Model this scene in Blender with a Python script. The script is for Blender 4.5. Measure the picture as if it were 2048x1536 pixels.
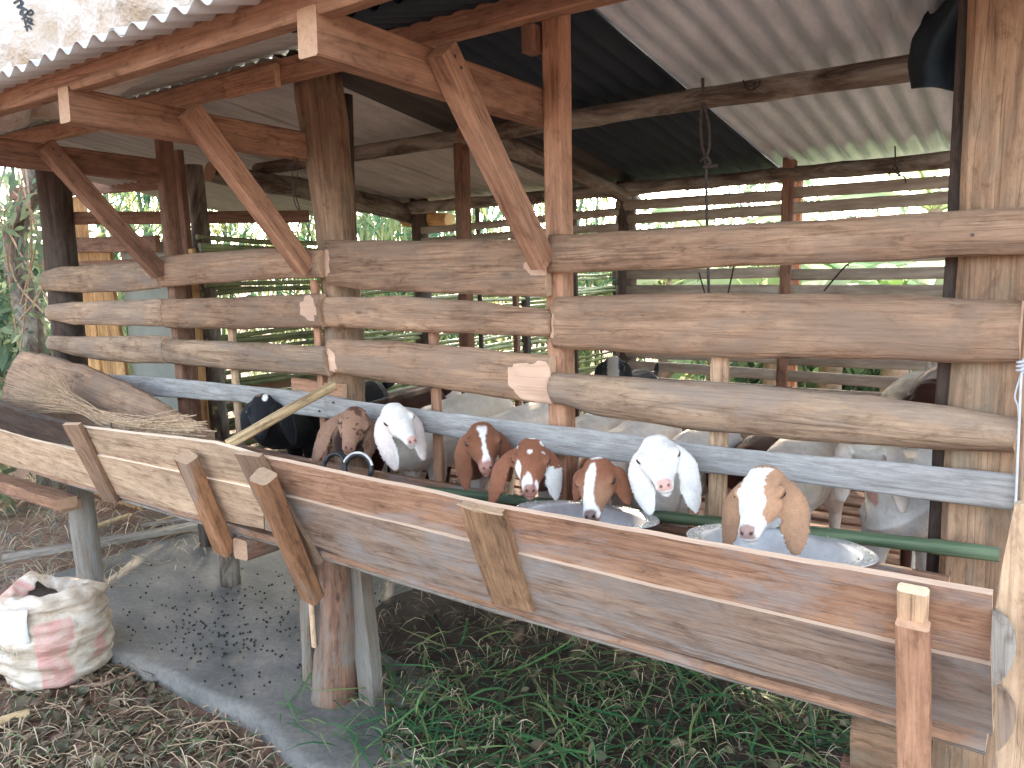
import bpy, bmesh, math, random
import numpy as np
from mathutils import Vector, Matrix, noise as mnoise
random.seed(7); rng=np.random.default_rng(7)
S=bpy.context.scene
for o in list(bpy.data.objects): bpy.data.objects.remove(o)
# ---------------------------------------------------------------- camera
F=1540.; CX,CY=1024.,768.
def unit(v): v=np.array(v,float); return v/np.linalg.norm(v)
_X=-unit([-1150-CX,590-CY,F]); _Y=unit([2135-CX,510-CY,F]); _Y=unit(_Y-_X*_X.dot(_Y)); _Z=np.cross(_X,_Y)
if _Z[1]>0: _Z=-_Z
R=np.array([_X,_Y,_Z]); CAM=np.array([0.,-1.75,1.5])
cam=bpy.data.cameras.new('camera'); co=bpy.data.objects.new('camera',cam); S.collection.objects.link(co)
cam.sensor_width=36; cam.lens=F/2048*36; cam.clip_end=1000; cam.clip_start=.02
r_,d_,f_=R[:,0],R[:,1],R[:,2]
co.matrix_world=Matrix(((r_[0],-d_[0],-f_[0],CAM[0]),(r_[1],-d_[1],-f_[1],CAM[1]),(r_[2],-d_[2],-f_[2],CAM[2]),(0,0,0,1)))
S.camera=co
S.render.resolution_x=1024; S.render.resolution_y=768
# ---------------------------------------------------------------- light
SUN_EL,SUN_AZ=21.,-36.      # azimuth measured from +Y towards +X
w=bpy.data.worlds.new("World"); S.world=w; w.use_nodes=True
nt=w.node_tree; sky=nt.nodes.new('ShaderNodeTexSky'); sky.sky_type='NISHITA'; sky.sun_disc=False
sky.sun_elevation=math.radians(SUN_EL); sky.sun_rotation=math.radians(SUN_AZ); sky.air_density=1.; sky.dust_density=3.0; sky.ozone_density=1.
hsv=nt.nodes.new('ShaderNodeHueSaturation'); hsv.inputs['Saturation'].default_value=.55; nt.links.new(sky.outputs[0],hsv.inputs['Color']); nt.links.new(hsv.outputs[0],nt.nodes['Background'].inputs[0]); nt.nodes['Background'].inputs[1].default_value=.15
L=bpy.data.lights.new('sun','SUN'); L.energy=2.0; L.angle=math.radians(.6); L.color=(1,.80,.58)
lo=bpy.data.objects.new('sun',L); S.collection.objects.link(lo)
e,a=math.radians(SUN_EL),math.radians(SUN_AZ)
sd=Vector((math.cos(e)*math.sin(a),math.cos(e)*math.cos(a),math.sin(e)))
lo.rotation_euler=(-sd).to_track_quat('-Z','Y').to_euler(); lo.location=(0,0,10)
S.view_settings.view_transform='Standard'; S.view_settings.look='None'; S.view_settings.gamma=1; S.view_settings.exposure=3.08
try: S.cycles.max_bounces=8; S.cycles.transparent_max_bounces=8
except Exception: pass
# ---------------------------------------------------------------- helpers
def ray(px,py): return R@np.array([px-CX,py-CY,F])
def aY(px,py,Y): d=ray(px,py); return Vector(CAM+d*((Y-CAM[1])/d[1]))
def aX(px,py,x): d=ray(px,py); return Vector(CAM+d*((x-CAM[0])/d[0]))
def aZ(px,py,z): d=ray(px,py); return Vector(CAM+d*((z-CAM[2])/d[2]))
def aP(px,py,n,c):
    d=ray(px,py); n=np.array(n,float); return Vector(CAM+d*((c-n.dot(CAM))/n.dot(d)))
def mesh(name,verts,faces,mats=None,smooth=False):
    me=bpy.data.meshes.new(name); me.from_pydata([tuple(v) for v in verts],[],[tuple(f) for f in faces]); me.update()
    if mats is not None:
        for m in (mats if isinstance(mats,(list,tuple)) else [mats]): me.materials.append(m)
    if smooth: me.polygons.foreach_set('use_smooth',[True]*len(me.polygons))
    return me
def link(name,me,parent=None,mw=None):
    o=bpy.data.objects.new(name,me); S.collection.objects.link(o)
    if mw is not None: o.matrix_world=mw
    if parent is not None:
        o.parent=parent; o.matrix_parent_inverse=Matrix.Translation(-parent.location)
    return o
def tag(o,label=None,cat=None,group=None,kind=None):
    if label: o['label']=label
    if cat: o['category']=cat
    if group: o['group']=group
    if kind: o['kind']=kind
    return o
def thing(name,loc,label,cat,group=None):
    o=bpy.data.objects.new(name,None); S.collection.objects.link(o); o.location=loc; o.empty_display_size=.1
    return tag(o,label,cat,group)
def recentre(o,loc):
    loc=Vector(loc); o.data.transform(Matrix.Translation(-loc)); o.location=loc; return o
def frame(A,B,up=(0,0,1)):
    A=Vector(A);B=Vector(B); x=(B-A).normalized(); up=Vector(up)
    y=up.cross(x)
    if y.length<1e-3: y=Vector((0,1,0)).cross(x)
    y.normalize(); z=x.cross(y)
    M=Matrix((x,y,z)).transposed().to_4x4(); M.translation=(A+B)/2
    return M,(B-A).length
def nz(p,s=1.,seed=0.): return mnoise.noise(Vector((p[0]*s+seed,p[1]*s+seed*1.7,p[2]*s-seed)))
# ---------------------------------------------------------------- materials
def srgb(r,g,b):
    f=lambda c:(c/255/12.92 if c/255<=.04045 else ((c/255+.055)/1.055)**2.4)
    return (f(r),f(g),f(b),1)
class N:
    def __init__(s,name):
        s.m=bpy.data.materials.new(name); s.m.use_nodes=True; s.t=s.m.node_tree; s.b=s.t.nodes['Principled BSDF']
    def n(s,ty,**k):
        x=s.t.nodes.new(ty)
        for a,v in k.items():
            if a.startswith('_'): x.inputs[a[1:].replace('_',' ')].default_value=v
            else: setattr(x,a,v)
        return x
    def l(s,a,b): s.t.links.new(a,b)
    def ramp(s,fac,stops):
        r=s.n('ShaderNodeValToRGB'); s.l(fac,r.inputs[0]); el=r.color_ramp.elements
        while len(el)<len(stops): el.new(.5)
        for i,(p,c) in enumerate(stops): el[i].position=p; el[i].color=c if len(c)==4 else (*c,1)
        return r.outputs[0]
    def mix(s,f,a,b,mode='MIX'):
        x=s.n('ShaderNodeMix',data_type='RGBA',blend_type=mode)
        for i,v in ((0,f),(6,a),(7,b)):
            if hasattr(v,'is_output'): s.l(v,x.inputs[i])
            else: x.inputs[i].default_value=v
        return x.outputs[2]
    def noise(s,vec,scale,detail=4,rough=.6,sc=None,dist=0,loc=None):
        if sc is not None:
            mp=s.n('ShaderNodeMapping'); mp.inputs['Scale'].default_value=sc; s.l(vec,mp.inputs[0])
            if loc is not None: s.l(loc,mp.inputs['Location'])
            vec=mp.outputs[0]
        x=s.n('ShaderNodeTexNoise'); x.inputs['Scale'].default_value=scale; x.inputs['Detail'].default_value=detail; x.inputs['Roughness'].default_value=rough; x.inputs['Distortion'].default_value=dist
        s.l(vec,x.inputs['Vector']); return x.outputs[0]
    def bump(s,h,strength=.4,dist=.003,prev=None):
        x=s.n('ShaderNodeBump'); x.inputs['Strength'].default_value=strength; x.inputs['Distance'].default_value=dist; s.l(h,x.inputs['Height'])
        if prev is not None: s.l(prev,x.inputs['Normal'])
        s.l(x.outputs[0],s.b.inputs['Normal']); return x.outputs[0]
BLK=(0,0,0,1); WHT=(1,1,1,1)
def wood(name,base,dark,light,end=None,grey=None,greyamt=.5,rough=.75,knots=True,cut=None,bumpd=.0022,grain=1.,edge=None,mot=.8):
    w=N(name); tc=w.n('ShaderNodeTexCoord'); oi=w.n('ShaderNodeObjectInfo')
    off=w.n('ShaderNodeVectorMath',operation='SCALE'); cmb=w.n('ShaderNodeCombineXYZ')
    for i in range(3): w.l(oi.outputs['Random'],cmb.inputs[i])
    w.l(cmb.outputs[0],off.inputs[0]); off.inputs['Scale'].default_value=17.
    ad=w.n('ShaderNodeVectorMath',operation='ADD'); w.l(tc.outputs['Object'],ad.inputs[0]); w.l(off.outputs[0],ad.inputs[1]); v=ad.outputs[0]
    g1=w.noise(v,14*grain,8,.7,sc=(.2,1.7,1.7),dist=.9)
    g2=w.noise(v,60*grain,6,.75,sc=(.07,2.2,2.2),dist=.5)
    big=w.noise(v,3.2,3,.6,sc=(.7,1.3,1.3))
    c=w.ramp(g1,[(.30,dark),(.5,base),(.72,light)])
    fine=w.ramp(g2,[(.30,(.55,.5,.47)),(.55,(1,1,1)),(.8,(1.0,1.0,1.0))])
    c=w.mix(.75,c,fine,'MULTIPLY')
    bl=w.ramp(big,[(.3,(.72,.70,.70)),(.6,(1.1,1.08,1.05))])
    c=w.mix(.8,c,bl,'MULTIPLY')
    mo1=w.noise(v,26,7,.75,sc=(.55,1.2,1.2),dist=.4); c=w.mix(mot,c,w.ramp(mo1,[(.34,(.52,.46,.42)),(.47,(.95,.93,.92)),(.62,(1.12,1.1,1.08))]),'MULTIPLY')
    cr=w.noise(v,9,3,.5,sc=(.10,2.6,2.6),dist=.7); c=w.mix(mot*.85,c,w.ramp(cr,[(.485,(1,1,1)),(.5,(.42,.36,.33)),(.515,(1,1,1))]),'MULTIPLY')
    if knots:
        vo=w.n('ShaderNodeTexVoronoi'); vo.inputs['Scale'].default_value=5.5
        mp=w.n('ShaderNodeMapping'); mp.inputs['Scale'].default_value=(.55,1.3,1.3); w.l(v,mp.inputs[0]); w.l(mp.outputs[0],vo.inputs['Vector'])
        k=w.ramp(vo.outputs['Distance'],[(.035,(.25,.2,.2)),(.075,(1,1,1))])
        c=w.mix(.75,c,k,'MULTIPLY')
        vo2=w.n('ShaderNodeTexVoronoi'); vo2.inputs['Scale'].default_value=34.; vo2.inputs['Randomness'].default_value=1.; w.l(mp.outputs[0],vo2.inputs['Vector'])
        k2=w.ramp(vo2.outputs['Distance'],[(.06,(.5,.42,.38)),(.16,(1,1,1))]); c=w.mix(w.ramp(w.noise(v,7,3,.6),[(.5,BLK),(.62,(.8,.8,.8,1))]),c,w.mix(1.,c,k2,'MULTIPLY'))
    if grey is not None:
        gn=w.noise(v,5.,5,.7,sc=(.5,1.5,1.5),dist=.8); gm=w.ramp(gn,[(.62-greyamt*.32,BLK),(.78-greyamt*.25,WHT)])
        gc=w.mix(.5,grey,fine,'MULTIPLY')
        c=w.mix(gm,c,gc)
    if cut is not None:
        at=w.n('ShaderNodeVertexColor',layer_name='cut')
        cc=w.mix(.6,cut,w.ramp(g1,[(.3,(.8,.75,.72)),(.6,(1.05,1.03,1))]),'MULTIPLY')
        cw=w.noise(v,40,3,.6); mm=w.n('ShaderNodeMath',operation='MULTIPLY_ADD'); w.l(cw,mm.inputs[0]); mm.inputs[1].default_value=.5; w.l(at.outputs[0],mm.inputs[2])
        mk=w.ramp(mm.outputs[0],[(.70,BLK),(.76,WHT)])
        c=w.mix(mk,c,cc)
    if end is not None:
        se=w.n('ShaderNodeSeparateXYZ'); w.l(tc.outputs['Normal'],se.inputs[0]); ab=w.n('ShaderNodeMath',operation='ABSOLUTE'); w.l(se.outputs[0],ab.inputs[0])
        ek=w.ramp(ab.outputs[0],[(.8,BLK),(.9,WHT)])
        ec=w.mix(.6,end,w.ramp(w.noise(v,90,3,.6),[(.3,(.7,.65,.6)),(.6,(1,1,1))]),'MULTIPLY')
        c=w.mix(ek,c,ec)
    if edge is not None:
        se=w.n('ShaderNodeSeparateXYZ'); w.l(tc.outputs['Normal'],se.inputs[0]); ab=w.n('ShaderNodeMath',operation='MULTIPLY'); ab.inputs[1].default_value=1.; w.l(se.outputs[1],ab.inputs[0])
        c=w.mix(w.ramp(ab.outputs[0],[(.8,BLK),(.93,WHT)]),c,w.mix(.6,edge,fine,'MULTIPLY'))
    hs=w.n('ShaderNodeHueSaturation'); mr=w.n('ShaderNodeMapRange'); w.l(oi.outputs['Random'],mr.inputs[0]); mr.inputs[3].default_value=.82; mr.inputs[4].default_value=1.15; hs.inputs['Hue'].default_value=.510; hs.inputs['Saturation'].default_value=.90
    w.l(mr.outputs[0],hs.inputs['Value']); w.l(c,hs.inputs['Color']); w.l(hs.outputs[0],w.b.inputs['Base Color'])
    w.b.inputs['Roughness'].default_value=rough; w.b.inputs['Specular IOR Level'].default_value=.3
    bm=w.bump(g1,.5,bumpd*1.5); bm=w.bump(g2,.5,bumpd,bm); bm=w.bump(mo1,.5,bumpd*1.6,bm); bm=w.bump(w.ramp(cr,[(.47,WHT),(.5,BLK),(.53,WHT)]),.4,bumpd,bm)
    return w.m
W_slab=wood('bark_slab_wood',srgb(156,121,98),srgb(108,79,63),srgb(178,143,118),end=srgb(196,158,130),grey=srgb(136,112,96),greyamt=.5,cut=srgb(206,168,146))
W_fence=wood('pale_log_wood',srgb(160,132,110),srgb(118,94,80),srgb(184,156,130),end=srgb(196,158,130),grey=srgb(140,122,110),greyamt=.5,cut=srgb(206,170,148))
W_red=wood('sawn_red_wood',srgb(172,122,96),srgb(140,94,72),srgb(192,142,114),end=srgb(200,154,124),knots=True,bumpd=.001)
W_redd=wood('sawn_dark_red_wood',srgb(140,98,80),srgb(106,72,58),srgb(158,114,94),end=srgb(150,104,80),bumpd=.001)
W_trough=wood('trough_wood',srgb(166,122,98),srgb(128,88,70),srgb(188,146,120),end=srgb(204,166,138),grey=srgb(156,146,142),greyamt=.42,bumpd=.0015,edge=srgb(206,170,146))
W_trlow=wood('greyed_trough_wood',srgb(168,142,126),srgb(136,108,94),srgb(186,158,142),end=srgb(204,166,138),grey=srgb(162,156,152),greyamt=.62,bumpd=.0015,edge=srgb(212,180,156))
W_trpale=wood('pale_trough_wood',srgb(198,168,142),srgb(170,138,114),srgb(214,188,162),end=srgb(216,184,154),bumpd=.0012,edge=srgb(232,204,178))
W_pale=wood('pale_fresh_wood',srgb(198,162,132),srgb(170,132,106),srgb(214,182,150),end=srgb(220,190,158),knots=False,bumpd=.0015)
W_greyb=wood('weathered_grey_board',srgb(172,172,172),srgb(142,141,140),srgb(194,195,195),end=srgb(140,130,122),knots=False,grain=2.2,bumpd=.0007,mot=.3)
W_post=wood('rough_post_wood',srgb(160,124,98),srgb(116,86,68),srgb(182,148,122),end=srgb(150,120,98),grey=srgb(138,124,106),greyamt=.45)
W_darkp=wood('dark_old_wood',srgb(78,62,56),srgb(48,40,38),srgb(104,86,78),end=srgb(110,84,66),grey=srgb(84,78,74),greyamt=.4)
W_foot=wood('stained_foot_wood',srgb(128,112,98),srgb(92,80,70),srgb(152,136,120),end=srgb(130,112,96),grey=srgb(134,130,124),greyamt=.7)
W_bark=wood('bark_pole',srgb(104,88,78),srgb(60,50,46),srgb(150,134,120),end=srgb(150,110,84),grey=srgb(168,160,148),greyamt=.62,bumpd=.006,grain=.9)
W_yel=wood('yellow_plank',srgb(206,150,92),srgb(160,104,60),srgb(226,180,120),end=srgb(214,170,110),bumpd=.001)
W_stick=wood('split_stick',srgb(218,186,140),srgb(178,142,100),srgb(236,210,168),end=srgb(236,196,140),knots=False,bumpd=.0025)
W_oldpl=wood('old_plank',srgb(150,144,136),srgb(112,106,98),srgb(174,168,160),end=srgb(120,112,102),knots=False)
W_brown=wood('brown_stick_wood',srgb(158,108,76),srgb(118,76,54),srgb(180,130,96),end=srgb(176,142,116),grey=srgb(150,136,122),greyamt=.2)
W_stain=wood('stained_offcut',srgb(158,118,88),srgb(112,84,66),srgb(178,138,104),end=srgb(190,150,120),bumpd=.004)
W_root=wood('red_stump_wood',srgb(140,100,84),srgb(92,62,52),srgb(166,126,106),end=srgb(178,140,116),grey=srgb(140,130,120),greyamt=.5,bumpd=.006)
def simple(name,col,rough=.7,metal=0,ns=30,amt=.3,bump=.3,bd=.002,sc=(1,1,1),spec=.4,col2=None):
    w=N(name); tc=w.n('ShaderNodeTexCoord'); v=tc.outputs['Object']; g=w.noise(v,ns,5,.65,sc=sc)
    c2=col2 or tuple(x*(1-amt*1.6) for x in col[:3])+(1,)
    c=w.ramp(g,[(.35,c2),(.62,col)])
    w.l(c,w.b.inputs['Base Color']); w.b.inputs['Roughness'].default_value=rough; w.b.inputs['Metallic'].default_value=metal; w.b.inputs['Specular IOR Level'].default_value=spec
    w.bump(g,bump,bd); return w.m
def metal_sheet(name,col,rough=.42,metal=.75):
    w=N(name); tc=w.n('ShaderNodeTexCoord'); v=tc.outputs['Object']
    g=w.noise(v,6,4,.6,sc=(2.5,.5,1)); c=w.ramp(g,[(.3,tuple(x*.72 for x in col[:3])),(.65,col)])
    g2=w.noise(v,70,3,.6,sc=(3,.4,1)); c=w.mix(.35,c,w.ramp(g2,[(.35,(.7,.7,.7)),(.6,(1,1,1))]),'MULTIPLY')
    w.l(c,w.b.inputs['Base Color']); w.b.inputs['Metallic'].default_value=metal
    rr=w.n('ShaderNodeMapRange'); w.l(g,rr.inputs[0]); rr.inputs[3].default_value=rough-.1; rr.inputs[4].default_value=rough+.15; w.l(rr.outputs[0],w.b.inputs['Roughness'])
    w.bump(g,.15,.004); return w.m
M_silver=metal_sheet('galvanised_sheet',(.76,.84,.92,1),.36,.35)
M_grey=metal_sheet('dull_grey_sheet',(.58,.57,.55,1),.5,.15)
M_brownsheet=metal_sheet('dark_stained_sheet',(.09,.075,.07,1),.6,.2)
M_grey=metal_sheet('dull_grey_sheet',(.60,.585,.56,1),.5,.12)
M_navy=metal_sheet('dark_navy_sheet',(.010,.022,.038,1),.7,.0)
def leafmat(name,cols,rough=.5,trans=.45,noise_scale=3):
    w=N(name); tc=w.n('ShaderNodeTexCoord'); at=w.n('ShaderNodeVertexColor',layer_name='rnd')
    stops=[(i/(len(cols)-1),c) for i,c in enumerate(cols)]
    c=w.ramp(at.outputs[0],stops)
    g=w.noise(tc.outputs['Object'],noise_scale,3,.6); c=w.mix(.5,c,w.ramp(g,[(.3,(.6,.6,.55)),(.65,(1.1,1.1,1.05))]),'MULTIPLY')
    w.l(c,w.b.inputs['Base Color']); w.b.inputs['Roughness'].default_value=rough; w.b.inputs['Specular IOR Level'].default_value=.3
    tr=w.n('ShaderNodeBsdfTranslucent'); w.l(c,tr.inputs[0]); mx=w.n('ShaderNodeMixShader'); mx.inputs[0].default_value=trans
    out=w.t.nodes['Material Output']; w.l(w.b.outputs[0],mx.inputs[1]); w.l(tr.outputs[0],mx.inputs[2]); w.l(mx.outputs[0],out.inputs[0])
    return w.m
M_bamleaf=leafmat('bamboo_leaf',[srgb(64,100,80),srgb(96,136,106),srgb(132,164,122),srgb(198,194,134),srgb(88,126,100)])
M_banleaf=leafmat('banana_leaf',[srgb(136,170,132),srgb(168,196,148),srgb(196,212,160),srgb(210,212,150)],trans=.6)  # greens paled so the colour itself stands in for background haze
M_grass=leafmat('cut_grass',[srgb(44,84,60),srgb(66,116,76),srgb(94,140,86),srgb(138,154,100)],trans=.25)
M_litter=leafmat('fallen_leaves',[srgb(70,60,50),srgb(98,92,76),srgb(122,112,92),srgb(120,94,78),srgb(88,92,74)],trans=.15)
M_heap=leafmat('wilted_leaves',[srgb(50,44,38),srgb(74,62,50),srgb(92,82,60),srgb(72,78,54),srgb(118,112,88)],trans=.1)
M_straw=leafmat('straw',[srgb(134,112,90),srgb(180,158,128),srgb(212,194,166),srgb(156,148,130)],trans=.1)
M_twig=simple('twig_brown',srgb(196,168,138),.8,ns=60)
M_shrub=leafmat('shrub_leaf',[srgb(78,104,88),srgb(110,136,110),srgb(142,162,132),srgb(174,180,140)])
M_culm=simple('green_bamboo_culm',srgb(118,140,106),.45,ns=6,amt=.3,sc=(1,1,.3),col2=srgb(84,100,84))
M_slat=simple('split_bamboo_slat',srgb(176,166,150),.6,ns=14,amt=.25,sc=(.3,2,2),col2=srgb(132,116,102))
M_bamgreen=simple('green_bamboo_rail',srgb(150,158,112),.4,ns=9,amt=.35,sc=(.4,1,.4),col2=srgb(84,90,60))
M_pole_green=simple('fresh_green_bamboo',srgb(104,122,92),.6,ns=26,sc=(.12,2,2),col2=srgb(50,74,56))
M_alu=simple('worn_aluminium',(.80,.83,.87,1),.38,.55,ns=18,amt=.12,bump=.1)
M_black=simple('black_rubber',(.02,.022,.025,1),.45)
M_ringw=simple('white_plastic',(.7,.7,.7,1),.4)
M_rope=simple('grey_rope',srgb(96,92,90),.9,ns=120)
M_wire=simple('thin_dark_wire',srgb(60,54,52),.6,ns=120)
M_whitew=simple('white_cord',srgb(205,212,222),.5,ns=60,amt=.1)
M_tarp=simple('dark_tarp',(.02,.034,.046,1),.85,ns=8,amt=.3,bump=.6,bd=.02)
M_dung=simple('dung_pellet',(.012,.011,.012,1),.5)
M_feed=simple('feed_meal',srgb(205,196,176),.9,ns=150)
M_panel=simple('grey_green_panel',srgb(140,146,138),.7,ns=5,amt=.1,bump=.1)
M_eye=simple('dark_eye',(.02,.012,.01,1),.12,ns=3,bump=0,spec=.8)
M_nail=simple('nail_head',(.12,.10,.09,1),.4,.7)
def dirt(name,c1,c2,c3,bd=.03):
    w=N(name); tc=w.n('ShaderNodeTexCoord'); v=tc.outputs['Object']; a=w.noise(v,2.2,6,.65); b=w.noise(v,30,5,.7); 
    c=w.ramp(a,[(.35,c1),(.5,c2),(.65,c3)]); c=w.mix(.8,c,w.ramp(b,[(.32,(.55,.52,.5)),(.6,(1.1,1.1,1.1))]),'MULTIPLY')
    w.l(c,w.b.inputs['Base Color']); w.b.inputs['Roughness'].default_value=.9; bb=w.bump(b,.8,.01); w.bump(a,.6,bd,bb); return w.m
M_ground=dirt('red_brown_soil',srgb(112,88,74),srgb(138,106,90),srgb(122,108,92))
M_manure=dirt('dark_manure',srgb(52,42,36),srgb(70,56,46),srgb(44,40,34))
def concrete():
    w=N('damp_concrete'); tc=w.n('ShaderNodeTexCoord'); v=tc.outputs['Object']; a=w.noise(v,3.,6,.6,sc=(1,1.6,1)); b=w.noise(v,45,5,.7)
    c=w.ramp(a,[(.3,srgb(88,88,86)),(.5,srgb(116,114,110)),(.7,srgb(138,132,124))]); c=w.mix(.6,c,w.ramp(b,[(.35,(.6,.6,.6)),(.6,(1.08,1.08,1.08))]),'MULTIPLY')
    w.l(c,w.b.inputs['Base Color']); w.b.inputs['Roughness'].default_value=.7; bb=w.bump(b,.6,.004); w.bump(a,.4,.02,bb); return w.m
M_conc=concrete()
# ---------------------------------------------------------------- wood builders
def beam(name,A,B,wd,ht,mat,parent=None,up=(0,0,1),wob=.002,ch=.004,n=10,taper=1.,slant=0.):
    M,Ln=frame(A,B,up); sd_=random.random()*50; vs=[];fs=[]
    pr=[(-.5,-.5,1,0),(-.5,-.5,0,1)]
    for i in range(n+1):
        t=i/n; x=(t-.5)*Ln; k=1+(taper-1)*t; hw,hh=wd/2*k,ht/2*k
        q=[(-hw+ch,-hh),(hw-ch,-hh),(hw,-hh+ch),(hw,hh-ch),(hw-ch,hh),(-hw+ch,hh),(-hw,hh-ch),(-hw,-hh+ch)]
        oy=wob*2*nz((x,0,0),1.7,sd_); oz=wob*2*nz((x,0,0),1.7,sd_+9)
        for j,(y,z) in enumerate(q):
            vs.append((x+(slant*z if i in(0,n) else 0),y+oy+wob*nz((x*3,y*9,z*9),1.5,sd_),z+oz+wob*nz((x*3,y*9,z*9),1.5,sd_+5)))
    for i in range(n):
        for j in range(8): a=i*8+j;b=i*8+(j+1)%8; fs.append((a,b,b+8,a+8))
    fs.append(tuple(range(7,-1,-1))); fs.append(tuple(n*8+j for j in range(8)))
    return link(name,mesh(name,vs,fs,mat),parent,M)
def log(name,pts,radii,mat,parent=None,seg=14,rough=.06,flat=1.,n=22,up=(0,0,1)):
    pts=[Vector(p) for p in pts]; M,Ln=frame(pts[0],pts[-1],up); Mi=M.inverted(); loc=[Mi@p for p in pts]; s=random.random()*40
    vs=[];fs=[]; m=len(pts)-1
    for i in range(n+1):
        t=i/n*m; k=min(int(t),m-1); u=t-k; c=loc[k].lerp(loc[k+1],u); r=radii[k]*(1-u)+radii[k+1]*u if len(radii)>1 else radii[0]
        for j in range(seg):
            a=2*math.pi*j/seg; rr=r*(1+rough*2*nz((c.x*4,math.cos(a),math.sin(a)),1.3,s)+rough*nz((c.x*14,math.cos(a)*2,math.sin(a)*2),1.6,s+4))
            vs.append((c.x,c.y+rr*math.cos(a),c.z+rr*math.sin(a)*flat))
    for i in range(n):
        for j in range(seg): a=i*seg+j;b=i*seg+(j+1)%seg; fs.append((a,b,b+seg,a+seg))
    fs.append(tuple(range(seg-1,-1,-1))); fs.append(tuple(n*seg+j for j in range(seg)))
    me=mesh(name,vs,fs,mat); sm=[len(p.vertices)==4 for p in me.polygons]; me.polygons.foreach_set('use_smooth',sm)
    return link(name,me,parent,M)
def interp(pts,x):
    if x<=pts[0][0]: return pts[0][1]
    for (a,b),(c,d) in zip(pts,pts[1:]):
        if x<=c:
            t=(x-a)/(c-a); t=t*t*(3-2*t)*.5+t*.5; return b+(d-b)*t
    return pts[-1][1]
def slab(name,top,bot,Y,mat,parent,bulge=.018,thick=.022,cuts=(),wave=.004,n=56,m=12,endtaper=.3,nails=()):
    """a live edged board on the wall plane; its outline is given by the board's own edge heights"""
    x0,x1=top[0][0],top[-1][0]; s=random.random()*60; cols=[]
    T=[(aY(x,y,Y).x,aY(x,y,Y).z) for x,y in top]; B=[(aY(x,y,Y).x,aY(x,y,Y).z) for x,y in bot]
    X0=(T[0][0]+B[0][0])/2; X1=(T[-1][0]+B[-1][0])/2; vs=[];fs=[];cut=[]
    cw=[(aY(px,py,Y).x,aY(px,py,Y).z,rx/700.,rz/700.) for px,py,rx,rz in cuts]
    cz=sum(t[1]+b[1] for t,b in zip(T,B))/2/max(1,min(len(T),len(B)))
    for i in range(n+1):
        u=i/n; x=X0+(X1-X0)*u; zt=interp(T,x)+wave*nz((x*5,0,0),1.5,s); zb=interp(B,x)+wave*nz((x*5,0,0),1.5,s+7)
        for j in range(m+1):
            v=j/m; z=zt+(zb-zt)*v; prof=(1-abs(2*v-1)**2.6)
            ex=.006*nz((z*30,u*9,0),1,s+3)*(1 if i in(0,n) else 0)
            y=Y-bulge*prof+.004*nz((x*5,z*12,0),1.6,s)+.0022*nz((x*16,z*50,0),1.2,s+2)
            c=0.
            for (cx,cz_,rx,rz) in cw:
                q=((x-cx)/rx)**2+((z-cz_)/rz)**2+.35*nz((x*22,z*22,0),1,s)
                c=max(c,1-q if q<1 else 0)
            if c>0: y+=min(c*2,1)*bulge*.55; 
            cut.append(min(1,c*6)); vs.append((x+ex,y,z))
    nb=len(vs)
    for i in range(n+1):
        u=i/n; x=X0+(X1-X0)*u; zt=vs[i*(m+1)][2]; zb=vs[i*(m+1)+m][2]
        vs.append((x,Y+thick,zt-.004)); vs.append((x,Y+thick,zb+.004)); cut+= [0,0]
    for i in range(n):
        for j in range(m): a=i*(m+1)+j; fs.append((a,a+1,a+m+2,a+m+1))
        a=i*(m+1); b=nb+2*i
        fs.append((a,a+m+1,b+2,b)); fs.append((a+m,b+1,b+3,a+2*m+1)); fs.append((b,b+2,b+3,b+1))
    fs.append(tuple([nb]+[nb+1]+[j for j in range(m,-1,-1)])); fs.append(tuple([n*(m+1)+j for j in range(m+1)]+[nb+2*n+1,nb+2*n]))
    me=mesh(name,vs,fs,mat); sm=[len(p.vertices)==4 for p in me.polygons]; me.polygons.foreach_set('use_smooth',sm)
    ca=me.color_attributes.new('cut','FLOAT_COLOR','POINT'); ca.data.foreach_set('color',np.repeat(np.array(cut)[:,None],4,1).astype(np.float32).ravel())
    bmx=bmesh.new(); bmx.from_mesh(me); bmesh.ops.recalc_face_normals(bmx,faces=bmx.faces); bmx.to_mesh(me); bmx.free()
    c=Vector(((X0+X1)/2,Y,cz)); me.transform(Matrix.Translation(-c))
    o=link(name,me,parent,Matrix.Translation(c))
    for px,py in nails: 
        p=aY(px,py,Y-bulge*.9); 
        nl=log('nail',[p+Vector((0,.012,0)),p-Vector((0,.006,0))],[.0035],M_nail,None,seg=8,rough=0,n=1)
        nl.parent=o; nl.matrix_parent_inverse=Matrix.Translation(c).inverted()@ (Matrix.Translation(parent.location) if False else Matrix.Identity(4))
    return o
# ================================================================= GROUND
def grid_ground():
    xs=np.unique(np.concatenate([np.linspace(-200,-14,14),np.linspace(-14,-8,14),np.linspace(-8,2,201),np.linspace(2,12,14),np.linspace(12,200,12)]))
    ys=np.unique(np.concatenate([np.linspace(-200,-6,12),np.linspace(-6,-2,8),np.linspace(-2,3.5,111),np.linspace(3.5,14,24),np.linspace(14,400,20)]))
    vs=[];fs=[]
    for y in ys:
        for x in xs:
            near=max(0,1-max(0,abs(x+3)-5)/6)*max(0,1-max(0,abs(y-1)-2.5)/5)
            z=-.07+near*(.022*nz((x,y,0),1.6)+.012*nz((x,y,0),6.,3)+.006*nz((x,y,0),17,5))
            if -4.3<x<.6 and -.28<y<1.9: z=-.09
            vs.append((x,y,z))
    W=len(xs)
    for j in range(len(ys)-1):
        for i in range(W-1): a=j*W+i; fs.append((a,a+1,a+W+1,a+W))
    return tag(link('ground',mesh('ground',vs,fs,M_ground,True)),kind='structure')
grid_ground()
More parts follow.
